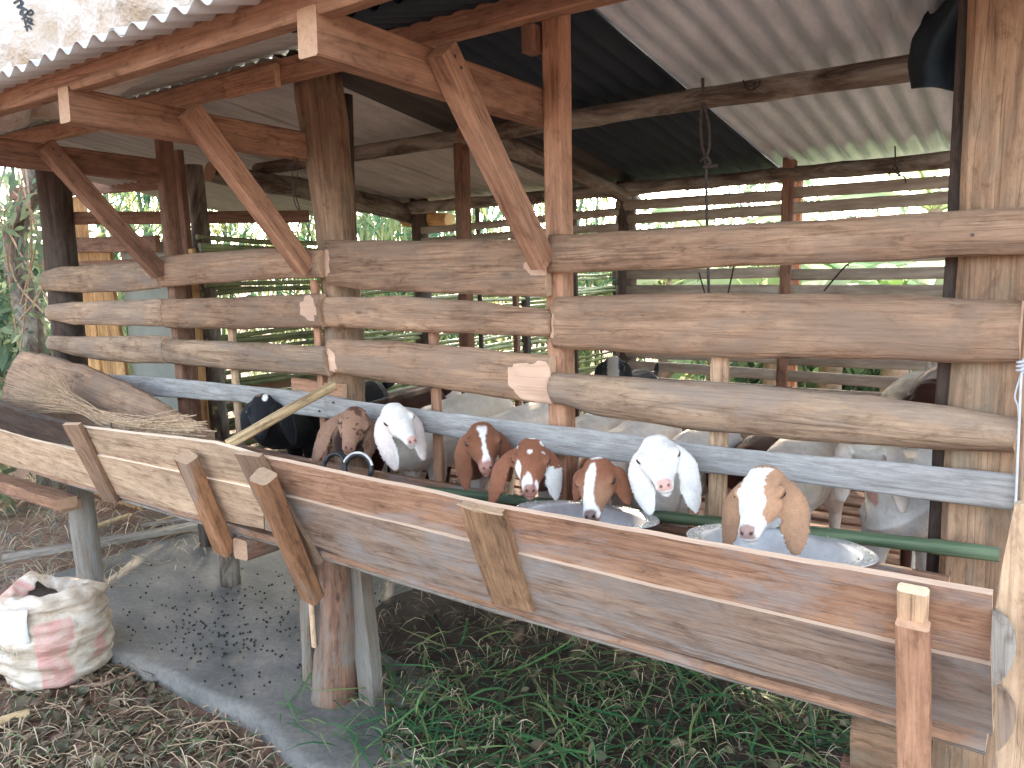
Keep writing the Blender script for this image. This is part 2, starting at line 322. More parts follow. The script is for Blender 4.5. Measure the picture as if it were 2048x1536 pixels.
def slab_floor():
    vs=[];fs=[]; nx,ny=150,70; x0,x1,y1=-4.15,.55,1.95
    front=[(-4.15,-.12),(-3.9,-.2),(-3.5,-.30),(-3.14,-.312),(-2.7,-.30),(-2.2,-.28),(-1.8,-.36),(-1.2,-.33),(.55,-.35)]
    for i in range(nx+1):
        x=x0+(x1-x0)*i/nx; yf=interp(front,x)+.012*nz((x*6,0,0),1.5,2)
        for j in range(ny+1):
            t=j/ny; y=yf+(y1-yf)*t; z=0+.006*nz((x*3,y*3,0),1.4)+.002*nz((x*20,y*20,0),1.2)
            if j==0: z-=.006
            vs.append((x,y,z))
    for i in range(nx):
        for j in range(ny): a=i*(ny+1)+j; fs.append((a,a+ny+1,a+ny+2,a+1))
    b=len(vs)
    for i in range(nx+1): v=vs[i*(ny+1)]; vs.append((v[0],v[1]-.012,-.12))
    for i in range(nx): a=i*(ny+1); fs.append((a,b+i,b+i+1,a+ny+1))
    b2=len(vs)
    for j in range(ny+1): v=vs[j]; vs.append((v[0]-.01,v[1],-.12))
    for j in range(ny): fs.append((j,j+1,b2+j+1,b2+j))
    return tag(link('concrete_pavement',mesh('concrete_pavement',vs,fs,M_conc,True)),kind='structure')
slab_floor()
# ================================================================= SHED
shed=thing('goat_shed',(-2,0,0),'open fronted wooden goat shed with bark slab front rails and corrugated metal roof','shed')
def sub(o,par):
    o.parent=par; o.matrix_parent_inverse=par.matrix_basis.inverted(); return o
def vpost(name,x,y,z0,z1,wx,wy,mat,par=None,dx=0,dy=0,**k):
    return beam(name,(x,y,z0),(x+dx,y+dy,z1),wx,wy,mat,shed if par is None else par,up=(0,1,0),**k)
def nail(p,par,r=.004):
    o=log('nail',[Vector(p)+Vector((0,.01,0)),Vector(p)-Vector((0,.004,0))],[r],M_nail,None,seg=8,rough=0,n=1); return sub(o,par)
# posts
rp=vpost('post',-.105,.06,-.02,2.35,.135,.10,W_post,wob=.007,ch=.014,n=20,dx=-.012)
vpost('post',-.186,.095,-.02,2.35,.03,.09,W_darkp,wob=.004,n=14,dx=-.004)
vpost('post',-1.112,.034,.55,2.15,.055,.06,W_red,wob=.0015)
log('post',[(-2.085,.085,2.15),(-2.035,.085,1.61),(-2.03,.085,1.08),(-1.99,.07,.55)],[.082,.07,.068,.06],W_post,shed,seg=16,rough=.07,flat=.9)
log('post',[(-2.13,.22,2.12),(-2.16,.22,1.1),(-2.15,.22,.55)],[.04,.045,.045],W_darkp,shed)
vpost('post',-2.955,.034,.5,2.14,.05,.055,W_redd)
log('post',[(-3.95,.06,2.1),(-3.98,.06,1.1),(-4.0,.05,.55)],[.07,.075,.075],W_darkp,shed,seg=16)
log('post',[(-3.99,.03,.6),(-3.845,-.02,-.02)],[.06,.062],W_foot,shed,seg=16)
for (px,py,z) in ((1265,560,1.93),): log('post',[(-1.83,1.83,1.92),(-1.84,1.83,-.02)],[.05,.055],W_darkp,shed)
vpost('post',-1.02,1.80,-.02,1.95,.05,.05,W_redd); vpost('post',-1.0,1.875,-.02,1.9,.035,.04,W_red)
vpost('post',-.12,1.83,-.02,1.95,.06,.06,W_darkp)
log('post',[(-3.24,1.84,1.95),(-3.24,1.84,-.02)],[.055,.06],W_darkp,shed)
vpost('post',-2.06,.80,-.02,2.06,.05,.05,W_redd)
vpost('post',-2.53,1.83,-.02,1.9,.03,.03,W_redd); vpost('post',-2.8,1.85,-.02,1.88,.025,.02,W_darkp); vpost('post',-2.15,1.85,-.02,1.88,.025,.02,W_darkp)
log('post',[(-3.27,.36,2.0),(-3.24,.36,1.2),(-3.25,.36,-.02)],[.04,.045,.05],W_bark,shed)
vpost('post',-3.22,.26,.5,2.05,.045,.03,W_redd); vpost('post',-3.15,.24,.5,1.62,.035,.02,W_yel); vpost('post',-3.26,.22,.5,1.7,.03,.02,W_red)
# feet under the trough
log('post',[(-2.0,-.04,.56),(-2.0,-.05,.25),(-2.04,-.05,-.02)],[.062,.07,.085],W_root,shed,seg=16,rough=.05)
vpost('post',-1.905,.0,-.02,.6,.075,.06,W_foot,wob=.004,dx=-.03)
vpost('post',-2.19,-.03,-.02,.5,.06,.03,W_foot,wob=.006,dx=.03)
vpost('post',-2.035,-.125,.22,.56,.022,.012,W_pale,wob=.003)
vpost('post',-3.83,.61,-.02,.56,.06,.06,W_darkp); vpost('post',-3.0,1.0,-.02,.56,.06,.06,W_darkp); vpost('post',-1.05,.9,-.02,.56,.06,.06,W_darkp)
# bearers and floor
for x in (-3.86,-2.99,-2.19,-1.12,-.16):
    beam('bearer',(x,-.28 if x==-2.19 else -.10,.588 if x==-2.19 else .57),(x,1.85,.545),.075,.07,W_root if x in(-2.19,) else W_redd,shed,wob=.004,ch=.008)
for k,(p,q) in enumerate((((-4.3,-.28,.55),(-3.5,-.24,.53)),((-4.35,-.2,.49),(-3.65,-.16,.47)),((-4.2,-.05,.42),(-3.9,-.05,.42)))):
    beam('bearer',p,q,.09,.05,W_root if k else W_red,shed,wob=.006)
for k in range(17):
    beam('floor_board',(-3.2,.06+k*.108,.595+.003*(k%2)),(-.06,.06+k*.108,.595+.003*(k%2)),.082,.022,W_redd,shed,wob=.003)
# beams on the post line, front purlin, arms and braces
beam('top_beam',(-4.6,-.032,2.15),(-.05,-.032,2.152),.05,.066,W_red,shed,wob=.003,n=24)
b0=aY(455,175,-.07); b1=aY(555,152,-.07); beam('splice_block',(b0.x,-.07,b0.z),(b1.x,-.07,b1.z+.004),.022,.072,W_red,shed)
b0=aY(1062,45,.0); beam('splice_block',(-1.165,.0,2.05),(-1.165,.0,2.115),.04,.05,W_redd,shed,up=(0,1,0))
beam('front_purlin',(-5.3,-.715,2.008),(-.2,-.715,2.0),.045,.06,W_red,shed,wob=.004,n=26)
for x,m in ((-1.168,W_red),(-2.105,W_red),(-2.985,W_redd)):
    ar=beam('arm',(x,.06,1.918),(x,-.742,1.938),.055,.088,m,shed,wob=.002)
    br=beam('brace',(x+.052,-.045,1.515),(x+.052,-.425,1.965),.05,.062,m,shed,up=(0,1,0),wob=.002)
    for yy,zz in ((-.39,1.93),(-.41,1.95)): sub(log('nail',[(x+.07,yy,zz),(x+.0785,yy,zz)],[.004],M_nail,None,seg=8,rough=0,n=1),br)
# rails of the far bay
beam('rail',(-3.95,.09,1.79),(-3.2,.95,1.79),.03,.06,W_redd,shed); beam('rail',(-4.6,.45,1.57),(-3.3,.6,1.57),.03,.06,W_redd,shed)
# roof poles, and a cut block coloured for the sunlit corner
log('roof_pole',[(-3.4,.80,2.03),(-2.3,.80,2.035),(-1.2,.79,2.04),(.35,.77,2.035)],[.03,.034,.034,.04],W_bark,shed,rough=.08,n=60)
log('roof_pole',[(-3.5,1.80,1.878),(-2.5,1.79,1.875),(-1.2,1.80,1.88),(.4,1.79,1.88)],[.036,.032,.032,.034],W_bark,shed,rough=.13,n=80)
log('roof_pole',[(-1.90,.62,2.02),(-1.86,1.2,1.945),(-1.82,1.90,1.83)],[.036,.036,.034],W_bark,shed,rough=.09,n=40)
log('roof_pole',[(-3.36,.5,1.99),(-3.36,1.3,1.93),(-3.30,1.86,1.84)],[.05,.055,.055],W_bark,shed,rough=.1,n=40)
log('roof_pole',[(-3.42,1.9,1.83),(-3.02,1.86,1.80)],[.05,.04],W_yel,shed,rough=.12,n=20)  # not a pole: added block, its yellow paints the sunlit patch here
# corrugated sheets
def sheet(x0,x1,y0,z0,y1,z1,mat,ny=6,jag=0):
    p=.076; nx=int((x1-x0)/p*10); vs=[];fs=[]
    for j in range(ny+1):
        t=j/ny; y=y0+(y1-y0)*t; z=z0+(z1-z0)*t
        for i in range(nx+1):
            x=x0+(x1-x0)*i/nx; dy=.012*nz((x*2,y,0),1.)*(jag if j in(0,ny) else 0)
            vs.append((x,y+dy,z+.0105*math.sin(2*math.pi*x/p)+.004*nz((x*1.5,y*2,0),1.2)))
    W=nx+1
    for j in range(ny):
        for i in range(nx): a=j*W+i; fs.append((a,a+1,a+W+1,a+W))
    nv=len(vs); vs+=[(v[0],v[1],v[2]+.0012) for v in vs]; fs+=[tuple(reversed([q+nv for q in f])) for f in fs]
    rim=[(i,i+1) for i in range(nx)]+[(ny*W+i+1,ny*W+i) for i in range(nx)]+[((j+1)*W,j*W) for j in range(ny)]+[(j*W+nx,(j+1)*W+nx) for j in range(ny)]
    fs+=[(a,a+nv,b+nv,b) for a,b in rim]
    return link('roof_sheet',mesh('roof_sheet',vs,fs,mat,True),shed)
def mz(y): return 2.218-.159*y
def fz(y): return 2.212+.257*y
for k,(x0,x1,m) in enumerate(((-4.95,-4.1,M_grey),(-4.15,-3.4,M_grey),(-3.45,-2.75,M_grey),(-2.80,-2.15,M_grey),(-2.2,-1.80,M_brownsheet),(-1.86,-1.42,M_navy),(-1.46,-1.08,M_navy),(-1.10,-.36,M_silver),(-.42,.5,M_silver))):
    dz=.004*(k%2)+(.006 if m is M_silver else 0)
    sheet(x0,x1,.0,mz(0)+dz,1.97,mz(1.97)+dz,m)
for k,(x0,x1,m) in enumerate(((-6.0,-5.2,M_grey),(-5.25,-4.5,M_grey),(-4.55,-3.8,M_grey),(-3.85,-3.1,M_grey),(-3.15,-2.4,M_grey),(-2.45,-1.62,M_grey),(-1.66,-.9,M_grey),(-.94,.5,M_grey))):
    dz=.004*(k%2); sheet(x0,x1,-.845,fz(-.845)+dz+.006,.05,fz(.03)+dz+.018,m,jag=1)
sheet(-1.60,-.2,-.42,fz(-.42)-.012,.0,fz(0)-.012,M_navy)
# bark slab rails
SB=lambda *a,**k: slab('wall_board',*a,**k)
SB([(1088,470),(1300,458),(1500,447),(1750,432),(2048,414),(2110,410)],[(1110,545),(1300,541),(1500,532),(1800,521),(2048,508),(2110,504)],-.022,W_slab,shed,nails=((1945,470),))
SB([(1110,592),(1300,588),(1500,588),(1800,590),(2043,600)],[(1106,695),(1300,709),(1500,717),(1800,722),(2043,727)],-.022,W_slab,shed,bulge=.024,cuts=((1104,645,12,26),))
SB([(1105,744),(1300,757),(1500,769),(1700,787),(1850,805),(2033,836)],[(1105,806),(1200,832),(1400,861),(1600,881),(1800,893),(2031,907)],-.022,W_fence,shed,bulge=.028)
SB([(648,479),(720,481),(900,480),(1086,477)],[(655,571),(750,580),(900,588),(1102,594)],-.022,W_slab,shed,cuts=((652,525,22,30),(1078,536,34,14)),bulge=.012)
SB([(650,594),(800,592),(950,602),(1103,620)],[(655,653),(800,662),(950,668),(1103,674)],-.022,W_slab,shed,bulge=.014)
SB([(656,676),(800,683),(950,696),(1104,711)],[(665,745),(800,768),(950,788),(1050,804),(1104,808)],-.022,W_slab,shed,bulge=.022,cuts=((668,722,20,30),(1080,765,70,44)))
SB([(318,514),(450,502),(530,496),(645,500)],[(325,574),(450,565),(560,558),(640,556)],-.022,W_slab,shed)
SB([(326,598),(450,595),(640,587)],[(332,655),(450,658),(648,656)],-.022,W_slab,shed,cuts=((622,616,30,30),))
SB([(328,677),(500,684),(655,694)],[(332,727),(450,738),(560,746),(655,752)],-.022,W_fence,shed)
SB([(86,542),(120,534),(200,527),(318,520)],[(92,580),(140,585),(250,584),(322,577)],-.022,W_fence,shed,cuts=((312,532,18,14),))
SB([(96,610),(150,604),(250,600),(326,597)],[(99,640),(150,650),(250,651),(330,653)],-.022,W_fence,shed)
SB([(97,672),(150,673),(330,671)],[(99,700),(180,718),(260,726),(330,727)],-.022,W_fence,shed)
SB([(650,794),(800,813),(1000,838),(1200,862),(1400,889),(1600,910),(1800,925),(2032,949)],[(652,833),(856,865),(1044,902),(1250,925),(1400,945),(1560,960),(1700,979),(1870,1003),(2030,1022)],-.030,W_greyb,shed,bulge=.003,thick=.018,wave=.002,nails=((668,805),))
SB([(190,746),(350,757),(470,769),(600,782),(692,797)],[(196,778),(280,790),(400,799),(480,804),(560,825),(690,840)],-.024,W_greyb,shed,bulge=.003,thick=.018,wave=.002,nails=((640,822),))
beam('wall_board',aY(588,768,.02),aY(690,782,.02),.02,.05,W_red,shed)
# upright bars of the feeding gap
for px,y0,wd in ((868,640,.032),(1440,690,.042),(466,650,.03),(632,560,.03)):
    c=aY(px,y0+40,.012); beam('upright_bar',(c.x,.012,.60),(c.x,.012,aY(px,y0,.012).z),wd,.02,W_pale if px in(1440,466) else W_red,shed,up=(0,1,0),wob=.002)
# back wall of split bamboo
def bamboo(name,A,B,r,mat,par,flat=1.,nodes=.32,up=(0,0,1),bend=.01,seg=10,ph=None):
    A=Vector(A);B=Vector(B);M,Ln=frame(A,B,up); vs=[];fs=[]; s=random.random()*50; ph=random.random()*nodes if ph is None else ph
    ts=[0.,Ln]; x=ph
    while x<Ln-.02:
        if x>.02: ts+= [x-.012,x-.004,x,x+.004,x+.012]
        x+=nodes*random.uniform(.9,1.1)
        ts.append(min(Ln,x-nodes/2))
    ts=sorted(set(round(t,4) for t in ts if 0<=t<=Ln)); nd=[]
    x=ph
    for t in ts:
        nearest=min((abs(((t-ph+nodes/2)%nodes)-nodes/2)),.02)
        rr=r*(1+.12*max(0,1-nearest/.006)); xx=t-Ln/2
        oy=bend*nz((xx,0,0),1.2,s); oz=bend*nz((xx,3,0),1.2,s)
        for j in range(seg):
            a=2*math.pi*j/seg; vs.append((xx,oy+rr*math.cos(a)*flat,oz+rr*math.sin(a)))
    n=len(ts)-1
    for i in range(n):
        for j in range(seg): a=i*seg+j;b=i*seg+(j+1)%seg; fs.append((a,b,b+seg,a+seg))
    fs.append(tuple(range(seg-1,-1,-1))); fs.append(tuple(n*seg+j for j in range(seg)))
    me=mesh(name,vs,fs,mat); me.polygons.foreach_set('use_smooth',[len(p.vertices)==4 for p in me.polygons])
    return link(name,me,par,M)
rows=[1.80,1.729,1.655,1.583,1.515,1.448,1.373,1.30,1.225,1.145,1.064,.991,.918,.84,.76,.68]
for i,z in enumerate(rows):
    for (x0,x1) in ((-1.87,-1.0),(-1.03,.2)):
        bamboo('bamboo_slat',(x0,1.79,z+random.uniform(-.008,.008)),(x1,1.79,z+random.uniform(-.008,.008)),.026,M_slat,shed,flat=.25,nodes=.36)
for z in (1.753,1.686,1.60,1.5): bamboo('bamboo_slat',(-3.2,1.80,z-.01),(-1.85,1.79,z+.01),.022,M_slat,shed,flat=.3)
# side wall of whole green bamboo
for i in range(32):
    z=.62+i*.034; y1=4.4 if z<1.45 else 1.85
    bamboo('bamboo_rail',(-3.22+random.uniform(-.02,.02),.32,z+random.uniform(-.012,.012)),(-3.24+random.uniform(-.05,.05),y1,z+random.uniform(-.05,.05)),random.uniform(.009,.016),M_bamgreen,shed,seg=8,nodes=.3,bend=.03)
for y in (2.9,4.3): vpost('post',-3.2,y,-.08,1.5,.05,.05,W_darkp)
# right end rails (seen only past the corner post)
for z in (1.0,1.22,1.45): beam('wall_board',(-.03,.12,z),(-.03,1.8,z),.02,.12,W_fence,shed,up=(0,0,1),wob=.004)
vpost('corner_batten',-.034,-.036,.95,1.53,.02,.03,W_pale,wob=.003)
# ================================================================= TROUGH
trough=thing('feeding_trough',(-2,-.2,.55),'long slanted wooden feeding trough of two stacked planks along the shed front','feeding trough')
TN=np.array([0,-.345,-.17]); TN/=np.linalg.norm(TN)       # outward normal of the slanted front
TC=TN.dot([0,-.43,aY(1558,1120,-.43).z])
def plank(name,top,bot,off,thick,mat,par,n=40,m=6,wave=.003,nrm=TN,c0=TC,rough=.0015):
    nv=Vector(nrm); T=[aP(x,y,nrm,c0+off) for x,y in top]; B=[aP(x,y,nrm,c0+off) for x,y in bot]; s=random.random()*70; vs=[];fs=[]
    def at(P,t,):
        k=t*(len(P)-1); 
        L_=[0]
        for a,b in zip(P,P[1:]): L_.append(L_[-1]+(b-a).length)
        d=t*L_[-1]
        for i in range(len(P)-1):
            if d<=L_[i+1]+1e-9: u=(d-L_[i])/(L_[i+1]-L_[i]); return P[i].lerp(P[i+1],u)
        return P[-1]
    for i in range(n+1):
        a=at(T,i/n); b=at(B,i/n); dn=(a-b).normalized()
        a=a+dn*wave*nz(a,6,s); b=b+dn*wave*nz(b,6,s+3)
        for j in range(m+1):
            p=a.lerp(b,j/m); vs.append(p+nv*rough*(nz(p,18,s)+1.5*nz(p,4,s)))
    K=len(vs); vs+=[v-nv*thick for v in vs]
    W=m+1
    for i in range(n):
        for j in range(m): a=i*W+j; fs.append((a,a+1,a+W+1,a+W)); fs.append((K+a,K+a+W,K+a+W+1,K+a+1))
        for j in (0,m): a=i*W+j; q=(a,a+W,a+W+K,a+K); fs.append(q if j==0 else q[::-1])
    for i in (0,n):
        for j in range(m): a=i*W+j; q=(a,a+K,a+1+K,a+1); fs.append(q if i==0 else q[::-1])
    c=sum((Vector(v) for v in vs),Vector())/len(vs)
    # local X along the plank so that the grain follows it
    M,_=frame(at(T,0),at(T,1),up=nv); M.translation=c; Mi=M.inverted(); vs=[Mi@Vector(v) for v in vs]
    me=mesh(name,vs,fs,mat); b_=bmesh.new(); b_.from_mesh(me); bmesh.ops.recalc_face_normals(b_,faces=b_.faces); b_.to_mesh(me); b_.free()
    return link(name,me,par,M)
plank('front_plank',[(140,852),(430,886),(520,914)],[(150,897),(342,938),(560,988)],0,.012,W_trpale,trough,n=40)
plank('front_plank',[(521,914.5),(1000,1015),(1500,1107),(1700,1140),(1985,1190)],[(562,989),(584,994),(800,1048),(1248,1157),(1799,1287),(1980,1330)],0,.012,W_trough,trough,n=90)
plank('front_plank',[(-200,745),(0,808),(60,832),(148,853)],[(-200,795),(0,858),(80,880),(150,895)],.003,.02,W_darkp,trough)
lo1=plank('front_plank',[(-200,797),(0,861),(80,883),(188,910),(342,941),(470,968),(525,980)],[(-200,870),(23,932),(160,966),(228,988),(395,1030),(500,1052),(528,1058)],.006,.020,W_trpale,trough,n=50)
plank('front_plank',[(527,982),(584,996),(800,1050),(1248,1159),(1799,1289),(1982,1332)],[(530,1060),(615,1086),(756,1139),(990,1205),(1400,1317),(1799,1420),(1986,1471)],.008,.020,W_trlow,trough,n=90)
# battens and end pieces
plank('batten',[(124,850),(207,1003)],[(156,850),(233,1006)],.02,.016,W_slab,trough,n=30,m=5,wave=.003)
plank('batten',[(468,908),(572,1120)],[(518,914),(640,1130)],.02,.016,W_slab,trough,n=30,m=5,wave=.003)
plank('batten',[(918,1012),(950,1110),(985,1210)],[(1000,1030),(1030,1120),(1066,1226)],.022,.018,W_stain,trough,n=30,m=8,wave=.006,rough=.004)
plank('batten',[(912,1008),(955,1022)],[(950,1024),(1003,1032)],.026,.006,W_pale,trough,n=8,m=4,wave=.004)
p0=aP(372,915,TN,TC+.045); p1=aP(450,1098,TN,TC+.045); beam('prop_stick',p0,p1,.062,.05,W_brown,trough,up=tuple(TN),wob=.004,ch=.007)
p0=aP(522,950,TN,TC+.06); p1=aP(622,1192,TN,TC+.05); beam('prop_stick',p0,p1,.066,.055,W_brown,trough,up=tuple(TN),wob=.008,ch=.01)
p0=aP(1825,1180,TN,TC+.02); p1=aP(1822,1400,TN,TC+.02)
beam('prop_stick',p0,(p1.x-.002,p1.y+.0,p1.z),.044,.02,W_pale,trough,up=(0,1,.3),wob=.002)
beam('prop_stick',(p0.x,p0.y+.022,p0.z-.06),(p0.x+.012,p0.y+.30,-.08),.05,.03,W_red,trough,up=(0,1,.3),wob=.004)
beam('back_plank',(-4.2,.0,.79),(-1.2,-.005,.795),.022,.115,W_trough,trough,wob=.003,n=20)
beam('back_plank',(-1.19,-.002,.79),(-.155,.0,.79),.022,.115,W_trough,trough,wob=.003,n=20)
beam('floor_plank',(-4.3,-.14,.648),(-.06,-.14,.648),.25,.022,W_trough,trough,wob=.003,n=30)
beam('floor_plank',(-4.3,-.018,.695),(-.1,-.018,.695),.012,.07,W_darkp,trough,wob=.002,n=30)
beam('bottom_strip',(-3.6,-.20,.63),(-.06,-.20,.63),.12,.012,W_oldpl,trough,wob=.004,n=30)
# chopped end slab closing the trough on the right
EN=(0,-1,0)
plank('end_board',[(2026,1012),(2006,1120),(1990,1230),(1986,1420),(1996,1570)],[(2075,1000),(2070,1200),(2070,1570)],.40,.022,W_pale,trough,n=40,m=8,wave=.004,nrm=EN,c0=0)
plank('end_board',[(1984,1222),(1980,1290),(1984,1372)],[(1988,1222),(2012,1240),(2026,1265),(2031,1295),(2026,1325),(2012,1352),(1990,1374)],.425,.012,W_oldpl,trough,n=24,m=6,nrm=EN,c0=0,wave=.002)
plank('end_board',[(1990,1374),(1992,1450),(1994,1500)],[(1996,1374),(2016,1390),(2030,1415),(2033,1440),(2026,1466),(2012,1488),(1998,1502)],.425,.012,W_fence,trough,n=24,m=6,nrm=EN,c0=0,wave=.002)
pole=bamboo('bamboo_pole',(-1.60,-.045,.83),(-.07,-.045,.927),.0145,M_pole_green,None,nodes=.4); tag(pole,'fresh green bamboo pole lying along the back of the trough behind the bowls','pole')
# ================================================================= GOATS
def add_loft(vs,fs,rings):
    """rings: list of lists of points (same count); closed with end fans"""
    b=len(vs); k=len(rings[0])
    for r in rings: vs.extend(r)
    for i in range(len(rings)-1):
        for j in range(k): a=b+i*k+j; c=b+i*k+(j+1)%k; fs.append((a,c,c+k,a+k))
    fs.append(tuple(b+j for j in range(k-1,-1,-1))); fs.append(tuple(b+(len(rings)-1)*k+j for j in range(k)))
def add_limb(vs,fs,pts,rad,seg=12,sq=None,sub_=4):
    """smooth tapered limb with rounded ends through pts"""
    pts=[Vector(p) for p in pts]; P=[];Rr=[]
    def cr(a,b,c,d,t): return .5*((2*b)+(-a+c)*t+(2*a-5*b+4*c-d)*t*t+(-a+3*b-3*c+d)*t**3)
    n=len(pts)
    for i in range(n-1):
        a=pts[max(0,i-1)];b=pts[i];c=pts[i+1];d=pts[min(n-1,i+2)]
        for k in range(sub_):
            t=k/sub_; P.append(cr(a,b,c,d,t)); Rr.append(rad[i]*(1-t)+rad[i+1]*t)
    P.append(pts[-1]); Rr.append(rad[-1])
    t0=(P[1]-P[0]).normalized(); t1=(P[-1]-P[-2]).normalized()
    P=[P[0]-t0*Rr[0]*.75,P[0]-t0*Rr[0]*.45]+P+[P[-1]+t1*Rr[-1]*.45,P[-1]+t1*Rr[-1]*.75]; Rr=[Rr[0]*.35,Rr[0]*.8]+Rr+[Rr[-1]*.8,Rr[-1]*.35]
    rings=[]; pu=None
    for i,p in enumerate(P):
        t=(P[min(i+1,len(P)-1)]-P[max(i-1,0)]).normalized()
        ref=Vector((1,0,0)) if abs(t.x)<.8 else Vector((0,1,0))
        u=(ref-t*ref.dot(t)).normalized(); v=t.cross(u)
        rx,rz=(1,1) if sq is None else sq
        rings.append([p+u*math.cos(a)*Rr[i]*rx+v*math.sin(a)*Rr[i]*rz for a in [2*math.pi*j/seg for j in range(seg)]])
    add_loft(vs,fs,rings)
HS=[0,.07,.18,.30,.42,.55,.70,.84,.93,.985,1.0]
HW=[.19,.255,.285,.292,.275,.220,.160,.132,.124,.098,.05]
HT=[.12,.175,.205,.20,.175,.145,.115,.092,.068,.025,-.02]
HB=[-.14,-.20,-.24,-.265,-.27,-.245,-.205,-.185,-.175,-.14,-.10]
def coatmat():
    w=N('short_goat_hair'); at=w.n('ShaderNodeVertexColor',layer_name='coat'); tc=w.n('ShaderNodeTexCoord')
    g=w.noise(tc.outputs['Object'],160,4,.7,sc=(1,1,.45)); c=w.mix(.8,at.outputs[0],w.ramp(g,[(.3,(.86,.85,.84)),(.58,(1.02,1.02,1.02))]),'MULTIPLY')
    g2=w.noise(tc.outputs['Object'],22,4,.6); c=w.mix(.6,c,w.ramp(g2,[(.35,(.9,.88,.86)),(.6,(1.02,1.02,1.02))]),'MULTIPLY')
    w.l(c,w.b.inputs['Base Color']); w.b.inputs['Roughness'].default_value=.8; w.b.inputs['Specular IOR Level'].default_value=.2
    w.b.inputs['Sheen Weight'].default_value=.1; w.b.inputs['Sheen Roughness'].default_value=.4
    w.b.inputs['Subsurface Weight'].default_value=.08; w.b.inputs['Subsurface Radius'].default_value=(.01,.005,.003); w.b.inputs['Subsurface Scale'].default_value=.5
    w.bump(g,.4,.0015); return w.m
M_coat=coatmat()
WHITE=np.array(srgb(236,234,230)[:3]); CREAM=np.array(srgb(234,230,224)[:3]); RED=np.array(srgb(134,88,66)[:3]); TAN=np.array(srgb(186,146,116)[:3])
BLACK=np.array([.016,.017,.02]); DBROWN=np.array(srgb(82,50,40)[:3]); GREYB=np.array(srgb(150,118,98)[:3]); PINK=np.array(srgb(206,156,144)[:3]); DARK=np.array([.03,.02,.018]); GREYW=np.array(srgb(176,172,164)[:3]); MUZ=np.array(srgb(150,108,96)[:3])
def sm(x,a,b): t=np.clip((x-a)/(b-a),0,1); return t*t*(3-2*t)
def lerp(c,d,m): return c*(1-m[:,None])+d*m[:,None]
